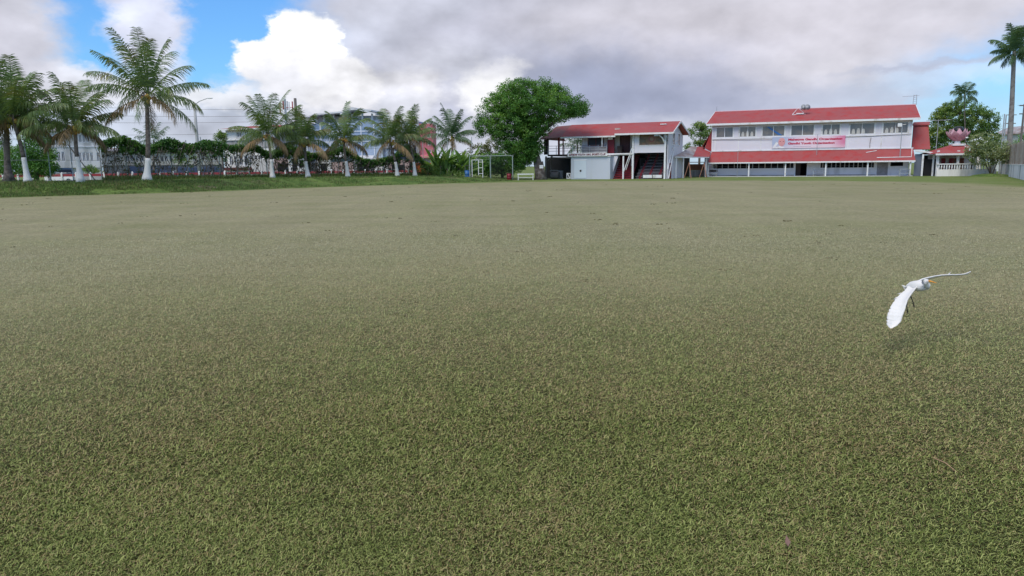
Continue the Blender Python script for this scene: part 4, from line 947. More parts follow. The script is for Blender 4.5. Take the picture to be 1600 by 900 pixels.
# poles
def pole(name, label, cat, px, Y, pyt, rad=.09, m=greymetal, extra=None, pyb=None, group=None):
    X = Xat(px, Y); h = Zat(pyt, X, Y); r = empty(name, (X, Y, 0), 0, label, cat, group)
    MB().tube([(0, 0, 0), (0, 0, h)], [rad, rad*.8], 8).build('pole', m, r); MB().tube([(0, 0, h+.002), (0, 0, h+.06)], [rad, rad*.5], 8).build('pole_cap', m, r)
    if extra: extra(r, h)
    return r, h
pole('net_pole', 'pale metal net pole at the wall corner, the left one of the close pair', 'pole', 1560.5, 101, 178.5)
pole('net_pole', 'pale metal net pole at the wall corner, the right one of the close pair', 'pole', 1563.3, 102, 179.5, extra=lambda r, h: MB().box(-1.0, .1, -.05, .05, h*.60, h*.60+.08).build('arm', greymetal, r))
pole('utility_pole', 'thin dark leaning-wire pole between the net poles and the royal palm', 'utility pole', 1571, 125, 168.5, .12, wood, lambda r, h: MB().box(-.9, .9, -.06, .06, h-2.6, h-2.45).box(-.6, .9, -.06, .06, h-1.2, h-1.08).build('crossarm', wood, r))
pole('utility_pole', 'stout grey utility pole with two crossarms right of the royal palm', 'utility pole', 1590, 112, 163, .17, wood, lambda r, h: MB().box(-.7, 2.4, -.08, .08, h-.25, h-.08).box(-.6, 2.4, -.08, .08, h-1.45, h-1.3).build('crossarm', wood, r))
pole('aerial_mast', 'thin T-shaped aerial mast beside the lean-to of the right annexe', 'aerial', 1459.2, 99.5, 188, .05, greymetal, lambda r, h: MB().tube([(-1.6, 0, h-.05), (1.7, 0, h+.05)], .035, 5).build('crossbar', greymetal, r))

# ================================================================== LEFT / MIDDLE GROUND
# net cage frame beside the big tree
CF = Frame(734, 99, 802, 99)
r = CF.root('net_cage', 'pale metal frame of a cricket practice cage with dark netting left of the big tree', 'practice cage')
def cu(px, py=262, v=0): return CF.uz(px, py, v)
zt_ = cu(734, 244)[1]; zl_ = cu(750, 249.5, -.5)[1]
for px, v in ((734, 0), (766.5, .4), (801, 0), (766, 4), (801, 4), (737, 4)): u = cu(px, 262, v)[0]; MB().tube([(u, v, 0), (u, v, zt_)], .065, 6).build('post', palegreen, r)
for a, b_, v in ((734, 801, 0), (737, 801, 4)): MB().tube([(cu(a, 250, v)[0], v, zt_+.01), (cu(b_, 250, v)[0], v, zt_+.03)], .05, 6).build('top_rail', palegreen, r)
for px in (734, 801): u = cu(px, 250)[0]; MB().tube([(u, .05, zt_), (u, 3.95, zt_)], .05, 6).build('side_rail', palegreen, r)
netm = bpy.data.materials.new('netting'); netm.use_nodes = True; t = netm.node_tree; n = NB(t); ox, oy, oz = n.sep(t.nodes.new('ShaderNodeTexCoord').outputs['Object'])
b = MB()
x0, x1 = cu(766, 262, 4)[0], cu(801, 262, 4)[0]
for k in range(34): xx = x0+(x1-x0)*k/33; b.box(xx, xx+.025, 4.06, 4.075, .05, zt_-.05)
for k in range(24): zz = .1+(zt_-.2)*k/23; b.box(x0, x1, 4.08, 4.095, zz, zz+.025)
for k in range(16): yy = .2+3.7*k/15; b.box(x1+.07, x1+.085, yy, yy+.025, .05, zt_-.05)
for k in range(24): zz = .1+(zt_-.2)*k/23; b.box(x1+.09, x1+.105, .1, 3.9, zz, zz+.025)
b.build('netting', darkint, r)
# ladder-like stand inside the cage
r = empty('ladder_frame', CF.w(cu(748, 280, -.6)[0], -.6, 0), 0, 'white ladder-like stand in front of the practice cage', 'stand'); x0 = 0; x1 = cu(754.5, 262, -.6)[0]-cu(748, 262, -.6)[0]
hh_ = cu(750, 250, -.6)[1]
MB().tube([(-.9, 0, hh_), (x1, 0, hh_)], .045, 6).build('top_rail', white2, r)
for xx in (-.9+.05, 0, x1): MB().tube([(xx, 0, 0 if xx else .7), (xx, 0, hh_-.01)], .05, 6).build('upright', white2, r)
for k in range(3): zz = .9+k*.75; MB().tube([(-.0, 0, zz), (x1, 0, zz)], .035, 5).build('rung', white2, r)
# barrels
def barrel(label, px, Y, pyt, m, lid, w):
    X = Xat(px, Y); h = Zat(pyt, X, Y); r = empty('barrel', (X, Y, 0), 0, label, 'barrel')
    MB().tube([(0, 0, 0), (0, 0, h*.05), (0, 0, h*.33), (0, 0, h*.35), (0, 0, h*.37), (0, 0, h*.66), (0, 0, h*.68), (0, 0, h*.70), (0, 0, h)], [w*.95, w, w, w*1.05, w, w, w*1.05, w, w*.97], 16).build('drum', m, r, True)
    MB().tube([(0, 0, h+.001), (0, 0, h+.05)], w*1.02, 16).build('lid', lid, r)
barrel('bright blue plastic barrel standing left of the practice cage', 730, 99.5, 266.5, bluep, bluep, .32)
barrel('dark red barrel with black lid at the right post of the practice cage', 795.5, 98.5, 271, maroon, blackm, .30)
r = empty('barrel_rack', (Xat(727, 100), 100, 0), 0, 'thin pale frame standing around the blue barrel', 'frame')
w = Xat(733, 100)-Xat(727, 100); h = Zat(258.5, Xat(727, 100), 100)
for xx in (0, w): MB().tube([(xx, 0, 0), (xx, 0, h)], .03, 5).build('upright', wood, r)
MB().tube([(0, 0, h), (w+.4, 0, h)], .03, 5).build('top_bar', wood, r)
# white bench table
BF = Frame(808.5, 98, 834, 98)
table('bench', 'white wooden bench with thick legs on the lawn left of the tree trunk', 'bench', BF, 808.5, 834, 271.5, 0, white2, .6, .12)
r = empty('notice_board', (Xat(846, 99.3), 99.3, Zat(263, Xat(846, 99.3), 99.3)), 0, 'small white notice board nailed to the big tree trunk', 'sign')
MB().box(-.25, .25, -.03, .03, 0, .42).build('board', white2, r); MB().box(-.2, .2, -.036, -.031, .19, .22).build('print_line', greywall, r)

# rail fence, red and white
FR = [(-90, 98), (40, 101), (180, 104), (330, 110), (480, 116), (655, 122)]
pts = [Vector((Xat(px, d), d, 0)) for px, d in FR]
r = empty('rail_fence', pts[0], 0, 'long red rail fence with white posts behind the palms and the bank', 'fence'); acc = 0
b1, b2 = MB(), MB(); post0 = None
for i in range(len(pts)-1):
    a, b_ = pts[i]-pts[0], pts[i+1]-pts[0]; d = (b_-a); L = d.length; d.normalize(); nn = Vector((-d.y, d.x, 0))*.05
    for bb, z0, z1 in ((b1, 1.02, 1.36), (b2, .34, .50)):
        bb.add([a-nn+Vector((0,0,z0)), b_-nn+Vector((0,0,z0)), b_+nn+Vector((0,0,z0)), a+nn+Vector((0,0,z0)), a-nn+Vector((0,0,z1)), b_-nn+Vector((0,0,z1)), b_+nn+Vector((0,0,z1)), a+nn+Vector((0,0,z1))], [(0,3,2,1),(4,5,6,7),(0,1,5,4),(1,2,6,5),(2,3,7,6),(3,0,4,7)])
    while acc < L:
        q = a+d*acc
        if post0 is None: post0 = MB().box(-.1, .1, -.14, .14, 0, 1.52).tube([(0, 0, 1.52), (0, 0, 1.62)], [.13, .02], 4).build('post', white2, r); post0.location = q
        else: c_ = post0.copy(); COL.objects.link(c_); c_.parent = r; c_.location = q
        acc += 1.75
    acc -= L
b1.build('top_rail', redpaint, r); b2.build('lower_rail', redpaint, r)

# vine fence: posts, wire, draped vines
VF = [(-60, 61.5), (45, 62), (165, 66), (230, 70), (330, 77), (430, 87), (540, 93), (650, 101), (738, 106)]
def vpt(px, off=0):
    d = float(np.interp(px, [a for a, _ in VF], [b for _, b in VF]))+off; z = bank_z(px); return Vector((Xat(px, d, z), d, z-.05))
r = empty('wire_fence', vpt(-60), 0, 'tall dark wire fence with slim posts behind the row of palms', 'fence'); O = vpt(-60)
pp = [-45, 12, 45, 80, 115, 160, 200, 224, 247, 270, 295, 318, 345, 372, 390, 418, 450, 480, 500, 530, 568, 600, 632, 662, 700, 738]
for k, px in enumerate(pp):
    q = vpt(px, .3); h = Zat(213+(k*37 % 7)-(0 if px > 140 else 0), q.x, q.y)-q.z
    MB().tube([q-O, q-O+Vector((0, 0, h))], .05, 6).build('post', greymetal if k % 3 else palegreen, r)
for k, (pa, pb) in enumerate(((112, 150), (340, 322), (385, 365), (445, 485), (555, 590), (700, 690))):
    a, b_ = vpt(pa, .2), vpt(pb, .2); MB().tube([a-O+Vector((0, 0, 3.2)), b_-O], .045, 5).build('brace', wood, r)
b = MB()
for frac in (.02, .5, .98):
    b.tube([vpt(px, .3)-O+Vector((0, 0, .05+frac*3.6)) for px in pp], .016, 4)
b.build('line_wire', greymetal, r)
VTOP = [(163, 222), (175, 217), (200, 211), (222, 222), (232, 228), (250, 222), (268, 213), (290, 222), (305, 225), (325, 217), (345, 219), (362, 226), (372, 224), (388, 226), (400, 223), (420, 235), (440, 232), (455, 224), (470, 230), (490, 238), (515, 235), (540, 226), (552, 236), (568, 246), (585, 248), (603, 244), (618, 240), (628, 228), (640, 225), (655, 240), (668, 256), (690, 262)]
vtx = [a for a, _ in VTOP]; vty = [b for _, b in VTOP]
cuts = [163, 222, 248, 305, 345, 395, 437, 490, 525, 568, 612, 690]
nm = ['vine clump over the wire fence, leftmost, between the second and third palm', 'narrow vine clump behind the trunk of the tallest palm', 'peaked vine clump right of the tallest palm', 'bright bushy vine mass under the street lamp', 'vine drape left of the fourth palm, below the red-roofed house', 'thin vine drape hanging by the fourth palm trunk', 'dense dark vine clump left of the palm with orange coconuts', 'sparse vine drape just right of the palm with orange coconuts', 'vine drape around the trunk of the palm before the blue building', 'sagging vine line over dry stems before the blue building', 'dark thick vine clump around the two rightmost palms of the row']
for i in range(len(cuts)-1):
    a, b_ = cuts[i], cuts[i+1]; O = vpt((a+b_)/2); r = empty('fence_vine', O, 0, nm[i], 'vine', 'vines hanging over the wire fence')
    C = []; N = int((b_-a)*3.5); Cd = []
    for k in range(N):
        px = a+(b_-a)*rnd.random(); q = vpt(px, rnd.uniform(-.35, .5)); top = float(np.interp(px, vtx, vty))
        if 190 < px < 215 or 262 < px < 290 or 320 < px < 360 or 450 < px < 475 or 618 < px < 652: deep = 22
        else: deep = 10
        py = top+deep*rnd.random()**1.3*rnd.uniform(.5, 1.25)+3; C.append((q.x, q.y, Zat(py, q.x, q.y)))
    for k in range(int((b_-a)*(1.1 if a < 437 else 2.6))):
        px = a+(b_-a)*rnd.random(); q = vpt(px, rnd.uniform(-.3, .4)); top = float(np.interp(px, vtx, vty)); py = rnd.uniform(top+10, 277); Cd.append((q.x, q.y, Zat(py, q.x, q.y)))
    On = np.array(O)
    V, F = leaves(np.array(C)-On, .33, 22, .19, .6, .4, .7); npmesh('foliage', V, F, leafv, r)
    V, F = leaves(np.array(Cd)-On, .30, 9, .17, .1, .6, .7); npmesh('dry_foliage', V, F, leafdry, r)
    b = MB()
    for k in range(int((b_-a)*.38)+3):
        px = a+(b_-a)*rnd.random(); q = vpt(px, rnd.uniform(-.2, .3)); top = float(np.interp(px, vtx, vty)); h = Zat(top+6, q.x, q.y)-q.z; q = q-O; s1, s2 = rnd.uniform(-1.2, 1.2), rnd.uniform(-1.4, 1.4)
        b.tube([q-Vector((0, 0, .1)), q+Vector((s1*.5, 0, h*.35)), q+Vector((s2*.6, 0, h*.7)), q+Vector((s2, 0, h))], rnd.choice([.015, .022, .035]), 4)
    b.build('stems', stem, r)

tq = []
for k in range(5200):
    px = rnd.uniform(165, 700); q = vpt(px, rnd.uniform(-1.6, .8)); tq.append((q.x, q.y, q.z+.02))
tag(tufts('fence_weeds', np.array(tq), .55, .04, gm2, 7), 'taller weeds and grass along the foot of the vine-covered wire fence', 'weeds', kind='stuff')
# palms along the bank
palm('coconut palm with thick bare unpainted grey trunk at the far left edge', 14, 281, 60, 8, 186, 4.4, 26, None, .6, seed=3, rad=.26, lm=palmleaf)
palm('coconut palm at the left edge leaning left with whitewashed lower trunk', 45, 285, 59, 21, 182, 4.4, 26, 246, .8, seed=5, bend=.0, wind=(.6,0))
palm('lighter green coconut palm with yellow nuts, second whitewashed trunk from the left', 125, 283, 60, 116, 194, 4.1, 24, 245, .9, seed=8, wind=(.5,0))
palm('tallest coconut palm of the row, its crown high over the vines, with brown nuts', 230, 281, 62, 231, 146, 5.3, 28, 247, 1., seed=12, rad=.22, wind=(-.35,0))
palm('coconut palm standing in front of the red-roofed grey house', 427, 278, 82, 418, 208, 4.9, 24, 249, .9, seed=17, wind=(.15,0))
palm('coconut palm with a big bunch of orange coconuts under its crown', 481, 277, 84, 475, 218, 3.7, 19, 252, 1.6, seed=21)
palm('upright coconut palm before the left half of the pale blue building', 543, 277, 88, 537, 216, 4.4, 20, 252, .7, seed=26)
palm('leaning coconut palm in front of the blue building, with a kinked whitewashed base', 621, 276.5, 94, 609, 217, 4.3, 20, 253, .8, seed=31, bend=.3)
palm('last whitewashed coconut palm of the row, before the pink tower', 649, 275.5, 96, 640, 214, 3.9, 19, 253, .4, seed=37, wind=(.4,0))
palm('bluish coconut palm standing behind the banana clump', 706, 274, 112, 706, 212, 4.7, 24, None, .5, seed=41, lm=palmleafb, z_override=0)
palm('small distant palm top showing just above the vines right of the tallest palm', 240, 268, 120, 240, 219, 3.6, 16, None, 0, seed=44, lm=palmleafb, leafn=22, z_override=0)
palm('small palm seen through the open clubhouse balcony', 902, 276, 118, 902, 226, 2.9, 18, None, 0, seed=47, lm=palmleafb, leafn=22, z_override=0)
palm('slender areca palm rising above the round green tree on the right', 1510, 270, 112, 1507, 147, 1.9, 16, None, .0, seed=51, name='areca_palm', lm=palmleafb, leafn=26, rad=.10, z_override=0)
palm('tall royal palm with a stout grey trunk at the right edge', 1575, 272, 106, 1585.5, 80, 3.7, 24, None, 0, seed=55, name='royal_palm', lm=palmleafb, leafn=52, lw=.07, lll=1.15, rad=.40, z_override=0, bend=-.15)

# small palm trunk remains: brown thatch shape seen through the balcony
# banana clump
def banana(label, px, Y, pyt, n, spread, L, seed):
    rr = random.Random(seed); X = Xat(px, Y); r = empty('banana_clump', (X, Y, 0), 0, label, 'banana plants'); V, F = [], []; st = MB()
    H = Zat(pyt, X, Y)
    for k in range(n):
        bx = rr.uniform(-spread, spread); by = rr.uniform(-1, 1.2); h0 = rr.uniform(.15, .6)*H*.8; a = rr.random()*6.28; e = R(rr.uniform(45, 88)); dr = R(rr.uniform(20, 75)); l = L*rr.uniform(.7, 1.15)
        if k % 4 == 0: st.tube([(bx, by, 0), (bx+.05, by, h0)], [.13, .07], 6)
        p = Vector((bx, by, h0)); m = 8; side = Vector((-math.sin(a), math.cos(a), 0)); tilt = rr.uniform(-.6, .6); side = (side+Vector((0, 0, tilt))).normalized()
        for i in range(m+1):
            t = i/m; w = .24*math.sin(math.pi*min(1, .08+.92*t))**.6+.01; o = len(V); V += [tuple(p-side*w+Vector((0, 0, -.10*w/.3))), tuple(p+Vector((0, 0, .03))), tuple(p+side*w+Vector((0, 0, -.1*w/.3)))]
            if i < m: F += [(o, o+1, o+4, o+3), (o+1, o+2, o+5, o+4)]
            d = Vector((math.cos(a)*math.cos(e), math.sin(a)*math.cos(e), math.sin(e))); p = p+d*l/m; e -= dr/m
    npmesh('foliage', np.array(V), np.array(F), leafb, r); st.build('stalks', stem, r)
banana('bright green clump of banana-like plants between the palms and the practice cage', 708, 102, 228, 120, 2.7, 3.0, 5)
def shrub(name, label, px, Y, pw, pyt, pyb, n, m, size=.16, cat='shrub', dep=1.2, sp=.45, nl=24, group=None):
    X = Xat(px, Y); zt_ = Zat(pyt, X, Y); zb_ = max(0, Zat(pyb, X, Y)); w = Xat(px+pw, Y)-X
    return tree(name, label, cat, X, Y, 0, [(X, Y, (zt_+zb_)/2, w, dep, max(.15, (zt_-zb_)/2), 1)], n, nl, size, sp, m, trunk=[(X, Y, 0, .06), (X+.1, Y, (zt_+zb_)/2, .04)], tm=stem, group=group)
shrub('low_shrub', 'low sprawling green shrub at the foot of the pink tower', 668, 101, 26, 259, 272, 60, leafm)
shrub('weed_clump', 'ragged weeds and cut branches in front of the banana clump', 705, 99.5, 26, 268, 277, 55, leafm, .14, 'weeds')
b = MB(); X0 = Xat(705, 98.6)
for k in range(16): a = rnd.uniform(-2, 2); b.tube([(X0+a, 98.6+rnd.uniform(-.4, .4), .08), (X0+a+rnd.uniform(-1.2, 1.2), 98.6, rnd.uniform(.15, .7))], .04, 5)
tag(b.build('cut_branches', bark), 'heap of dry cut branches lying in front of the banana clump', 'branches')

# big ficus tree
Y = 100.5
def bl(px, py, rpx, rpy, w, dy=0, rd=None):
    X = Xat(px, Y+dy); s = (Y+dy)/FPX; return (X, Y+dy, Zat(py, X, Y+dy), rpx*s, rd or rpx*s*.85, rpy*s, w)
blobs = [bl(830, 165, 62, 36, 5), bl(790, 185, 44, 34, 3), bl(872, 168, 40, 24, 2.2, -1), bl(902, 172, 20, 10, .6, -1.5, 2), bl(815, 143, 36, 18, 1.6), bl(858, 146, 26, 14, 1),
         bl(765, 198, 22, 14, .9), bl(811, 210, 36, 32, 3.2), bl(816, 238, 24, 20, 2.), bl(812, 252, 14, 10, .4), bl(800, 160, 34, 20, 1.2), bl(836, 196, 26, 18, 1.2), bl(832, 228, 15, 24, .9, -.5)]
Xt = Xat(845, Y)
tr_ = [(Xt, Y, -.1, .95), (Xt-.1, Y, .8, .62), (Xt-.6, Y, 3, .5), (Xt-1.3, Y, 5, .45), (Xt-1.5, Y, 7.5, .3)]
limbs = [[(Xt-.9, Y, 3.6, .35), (Xt-2.5, Y+.3, 6, .25), (Xt-5, Y, 8, .1)], [(Xt-1.2, Y, 4.8, .3), (Xt+1, Y-.5, 7, .2), (Xt+4.2, Y-1, 9.2, .08)], [(Xt-.5, Y, 2.6, .3), (Xt-1.8, Y-.5, 4.4, .16), (Xt-3, Y, 6, .1)], [(Xt-.4, Y-.3, -.1, .35), (Xt-.7, Y-.2, 2.5, .25)], [(Xt+.5, Y-.2, -.1, .3), (Xt+.1, Y, 2.4, .2)]]
tree('ficus_tree', 'big dense dark green spreading tree at the left end of the clubhouse', 'tree', Xt, Y, 0, blobs, 1700, 64, .21, .60, leafd, tr_, limbs, bark, up=.7)
def simple_tree(name, label, Y, bls, nclump, lm, px, lsize=.24, sp=.55, nl=32, tr=.22, group=None):
    global _Y; s = Y/FPX; B_ = []
    for (bx, by, rx, ry, w) in bls: X = Xat(bx, Y); B_.append((X, Y, Zat(by, X, Y), rx*s, rx*s*.8, ry*s, w))
    X = Xat(px, Y); top = max(b_[2] for b_ in B_)
    tree(name, label, 'tree', X, Y, 0, B_, nclump, nl, lsize, sp, lm, [(X, Y, -.1, tr), (X, Y, top*.5, tr*.8), (X+.2, Y, top, tr*.3)], [[(X, Y, top*.4, tr*.5), (B_[0][0], Y, B_[0][2], tr*.2)]], bark, group=group)
simple_tree('garden_tree', 'pale yellowish loose trees behind the practice cage', 118, [(750, 238, 20, 13, 1), (775, 228, 18, 18, 1), (795, 245, 24, 18, 1)], 170, leafy, 765)
simple_tree('shade_foliage', 'dark foliage added for the shade behind the cage netting under the big tree', 112, [(790, 258, 30, 14, 1), (760, 262, 26, 14, .9), (778, 252, 34, 12, .8)], 420, leafd, 785)  # added dark foliage, stands in for the shade behind the cage
simple_tree('garden_tree', 'yellow-green tree between the clubhouse and the hall', 126, [(1090, 210, 18, 17, 1), (1106, 214, 16, 20, 1), (1088, 232, 22, 14, .8), (1092, 196, 7, 6, .3)], 230, leafm, 1092)
simple_tree('mango_tree', 'large round green tree behind the pavilion with the lotus', 118, [(1495, 195, 42, 30, 3), (1470, 205, 26, 36, 2), (1522, 195, 28, 26, 2), (1490, 168, 24, 12, 1), (1535, 215, 18, 22, 1), (1500, 225, 50, 18, 1.5), (1461, 180, 10, 12, .3), (1548, 230, 18, 16, .8), (1452, 215, 16, 22, .8)], 1050, leafm, 1490, lsize=.27, tr=.4)
simple_tree('garden_tree', 'dark green tree at the right edge behind the board fence', 122, [(1600, 225, 22, 14, 1), (1570, 232, 20, 10, .7), (1640, 215, 30, 26, 1)], 160, leafd, 1600)
simple_tree('garden_tree', 'dark rounded tree in front of the white house at the left edge', 92, [(62, 238, 24, 30, 1.5), (80, 255, 12, 18, .5), (35, 250, 30, 22, 1), (60, 262, 26, 14, .8)], 560, leafd, 60, lsize=.22)
simple_tree('garden_tree', 'dark tree at the far left edge behind the grey palm trunks', 94, [(-10, 235, 26, 36, 1), (10, 255, 18, 22, .6)], 200, leafd, -5)
simple_tree('garden_tree', 'small green tree left of the red-roofed grey house', 134, [(349, 217, 10, 6, .8), (352, 211, 6, 5, .4), (300, 246, 30, 14, 0.8)], 90, leafm, 350)
simple_tree('garden_tree', 'small green shrub tree beside the lower wall of the white house', 112, [(143, 265, 11, 5, 1)], 40, leafm, 143, lsize=.2, tr=.08)
# frangipani bush with flowers
s = 92/FPX; Yb = 92.5; B_ = []
for bx, by, rx, ry, w in [(1545, 232, 27, 17, 2), (1530, 220, 18, 12, 1), (1560, 245, 16, 13, 1), (1533, 247, 20, 12, 1), (1518, 238, 13, 10, .7)]:
    X = Xat(bx, Yb); B_.append((X, Yb, Zat(by, X, Yb), rx*s, rx*s*.8, ry*s, w))
X = Xat(1548, Yb)
r = tree('flowering_bush', 'pale sage green bush with white flowers growing at the corner of the right wall', 'bush', X, Yb, 0, B_, 330, 26, .2, .42, leafs,
    [(X, Yb, 0, .12), (X-.3, Yb, 1.2, .08), (X-.8, Yb, 2.6, .04)], [[(X+.1, Yb, 0, .1), (X+.5, Yb, 1.3, .07), (X+.9, Yb, 2.8, .03)], [(X, Yb, .2, .08), (X-1.2, Yb, 2.2, .05), (X-1.9, Yb, 3, .03)], [(X, Yb, .2, .08), (X+.1, Yb+.5, 2.4, .04)]], bark)
fc = [(Xat(px, Yb-1.4), Yb-1.4, Zat(py, Xat(px, Yb-1.4), Yb-1.4)) for px, py in ((1514, 219), (1519, 218), (1524, 216), (1530, 217), (1498+3, 226), (1512, 233), (1535, 222), (1522, 224), (1507, 229), (1456+50, 215))]
V, F = leaves(np.array(fc)-np.array(r.location), .25, 9, .16, .9, 0, .9); npmesh('blossoms', V, F, flower, r)
# mound under the bush
mb = MB(); mb.ball((Xat(1548, 92), 92, -.15), 1.0, 20, 8, (2.6, 2.2, .5)); tag(mb.build('grass_mound', bm_, None, True), 'small grass mound under the flowering bush', 'mound', kind='structure')

# ================================================================== FAR BUILDINGS
def facade(fr, root, u0, u1, z0, z1, v, m, rows, name='wall', th=.25, pm=None, fm=None, panes=2, depth=None):
    """rows: list of (u_start,u_end,count,zlo,zhi)"""
    hs = []
    for a, b_, n_, lo, hi in rows:
        st = (b_-a)/n_
        for k in range(n_): hs.append((a+st*k+st*.12, a+st*(k+1)-st*.12, lo, hi))
    MB().wall(u0, u1, z0, z1, v, v+th, hs).build(name, m, root)
    for h in hs: window(root, *h, v+.1, panes, fm=fm, pm=pm or glass, bar=.09)
H1 = Frame(74, 128, 162, 133)
r = H1.root('white_house', 'white two-storey house with rows of dark windows seen between the left palms', 'house')
def hz(fr, px, py, v=0): return fr.uz(px, py, v)
L = H1.L; zt_ = hz(H1, 120, 205)[1]; zm = hz(H1, 120, 238)[1]; zb_ = hz(H1, 120, 262)[1]
g = lambda px: hz(H1, px, 240)[0]; zz = lambda py: hz(H1, 120, py)[1]
facade(H1, r, 0, L, zb_, zt_, 0, white, [(g(88), g(102), 2, zz(252), zz(237)), (g(122), g(146), 4, zz(252), zz(238)), (g(110), g(115), 1, zz(252), zz(238)), (g(150), g(156), 1, zz(252), zz(238)), (g(119), g(142), 4, zz(222.5), zz(210)), (g(84), g(90), 1, zz(247), zz(238))], pm=glassd, panes=2)
MB().box(0, L, .3, 9, zb_, zt_-.02).box(.2, L-.2, .8, 8.8, 0, zb_-.02).build('inner_block', white, r)
MB().box(g(86), g(112), .3, .78, 0, zb_-.03).build('blue_lower_wall', bluewall, r); MB().box(g(89), g(109), -.1, .28, zz(271), zz(264.5)).build('garage_door', glassd, r)
MB().box(g(128), g(158), .2, .78, 0, zb_-.03).build('grey_lower_wall', creamwall, r)
MB().slab([(-.8, -.8, zt_), (L+.8, -.8, zt_), (L+.3, 4.5, zt_+1.3), (-.3, 4.5, zt_+1.3)], .12).slab([(-.3, 4.5, zt_+1.3), (L+.3, 4.5, zt_+1.3), (L+.8, 9.8, zt_), (-.8, 9.8, zt_)], .12).build('roof', roofgrey, r)
MB().box(-.1, L+.1, -.12, -.003, zz(230), zz(228)).build('string_course', white2, r)
H2 = Frame(162, 140, 350, 150)
r = H2.root('row_building', 'low grey-white commercial row with blue lower front seen through the vines', 'building')
g = lambda px: H2.uz(px, 240, 0)[0]; zz = lambda py: H2.uz(250, py, 0)[1]; L = H2.L
facade(H2, r, 0, L, zz(258), zz(236), 0, creamwall, [(g(166), g(182), 3, zz(252), zz(243)), (g(195), g(232), 5, zz(252), zz(243)), (g(242), g(290), 7, zz(252), zz(243)), (g(300), g(340), 6, zz(252), zz(243))], pm=glassd, panes=2)
MB().box(.1, L-.1, .3, 8, 0, zz(236)-.05).build('inner_block', greywall, r)
MB().box(g(200), g(266), -.2, .28, 0, zz(260)).box(g(275), g(345), -.2, .28, 0, zz(262)).build('blue_lower_wall', mat('dull_blue', (.07, .10, .19), .6, .15, 1), r)
MB().slab([(-.6, -.8, zz(236)), (L+.5, -.8, zz(236)), (L, 4, zz(230.5)), (0, 4, zz(230.5))], .1).slab([(0, 4, zz(230.5)), (L, 4, zz(230.5)), (L+.5, 9, zz(236)), (-.6, 9, zz(236))], .1).build('roof', roofgrey, r)
# shop awning
H3 = Frame(352, 140, 432, 136)
r = H3.root('red_roofed_house', 'grey three-storey house with red hipped roof and white upper floor behind the fourth palm', 'house')
g = lambda px: H3.uz(px, 230, 0)[0]; zz = lambda py: H3.uz(385, py, 0)[1]; L = H3.L
facade(H3, r, g(354), L, zz(218), zz(201), 0, white, [(g(370), g(380), 1, zz(214), zz(206)), (g(395), g(412), 3, zz(214), zz(206))], name='upper_wall')
facade(H3, r, g(352), L+.1, zz(232), zz(218)-.01, -.05, greywall, [(g(368), g(378), 2, zz(230), zz(222)), (g(398), g(413), 2, zz(230), zz(221))], name='middle_wall', fm=white2)
facade(H3, r, g(350), L+.1, 0, zz(232)-.01, 0, white, [(g(356), g(410), 7, zz(258), zz(243))], name='lower_wall', pm=glassd)
MB().box(g(350), L+.1, -.5, -.06, zz(266), zz(261.5)).build('maroon_base', mat('dull_maroon', (.11, .03, .03), .7, .2), r)
MB().box(g(356), L-.1, .3, 9, 0, zz(201)-.05).build('inner_block', greywall, r)
a0, a1 = g(349), L+1.2; zt_ = zz(201)
MB().add([(a0, -1, zt_), (a1, -1, zt_), (a1, 10, zt_), (a0, 10, zt_), (a0+3, 4.5, zz(194.5)), (a1-3, 4.5, zz(194.5))], [(0, 1, 5, 4), (1, 2, 5), (2, 3, 4, 5), (3, 0, 4), (0, 3, 2, 1)]).build('roof', roofred, r)
MB().box(g(351), L+.2, -.3, -.06, zz(219), zz(217.5)).box(a0, a1, -1.06, -1.003, zt_-.25, zt_).build('ledge', white2, r)
# white shop below, between palms
H4 = Frame(452, 130, 480, 130)
r = H4.root('white_shop', 'small white shop front with dark doorway behind the palm with orange coconuts', 'shop')
zz = lambda py: H4.uz(465, py, 0)[1]; L = H4.L
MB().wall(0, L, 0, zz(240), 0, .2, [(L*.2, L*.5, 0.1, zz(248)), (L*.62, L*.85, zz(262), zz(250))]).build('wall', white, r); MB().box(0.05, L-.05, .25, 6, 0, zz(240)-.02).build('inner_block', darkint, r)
MB().slab([(-.4, -.8, zz(240)+.02), (L+.4, -.8, zz(240)+.02), (L+.4, 6.5, zz(237)+.02), (-.4, 6.5, zz(237)+.02)], .12).build('roof', roofgrey, r)
# stalls / parked clutter row
H6 = Frame(395, 132, 650, 134)
r = H6.root('market_row', 'low row of cream and pinkish stalls seen through the dry vines before the blue building', 'stall row')
L = H6.L; zz = lambda py: H6.uz(520, py, 0)[1]
x = 0; kk = 0
while x < L-3:
    w = rnd.uniform(2, 4.2); h = zz(rnd.uniform(246, 253)); hole = [(x+.5, x+w-.9, 1.0, h-.9)] if kk % 2 and h > 2.3 else []
    MB().wall(x, x+w-.15, 0, h, 0, .15, hole).build('stall', (creamwall, mat('pinkish_wall', (.42, .30, .27), .8, .1), greywall)[kk % 3], r); x += w; kk += 1
MB().box(.1, L-.3, 1.4, 4, 0, zz(254)).build('inner_block', darkint, r)
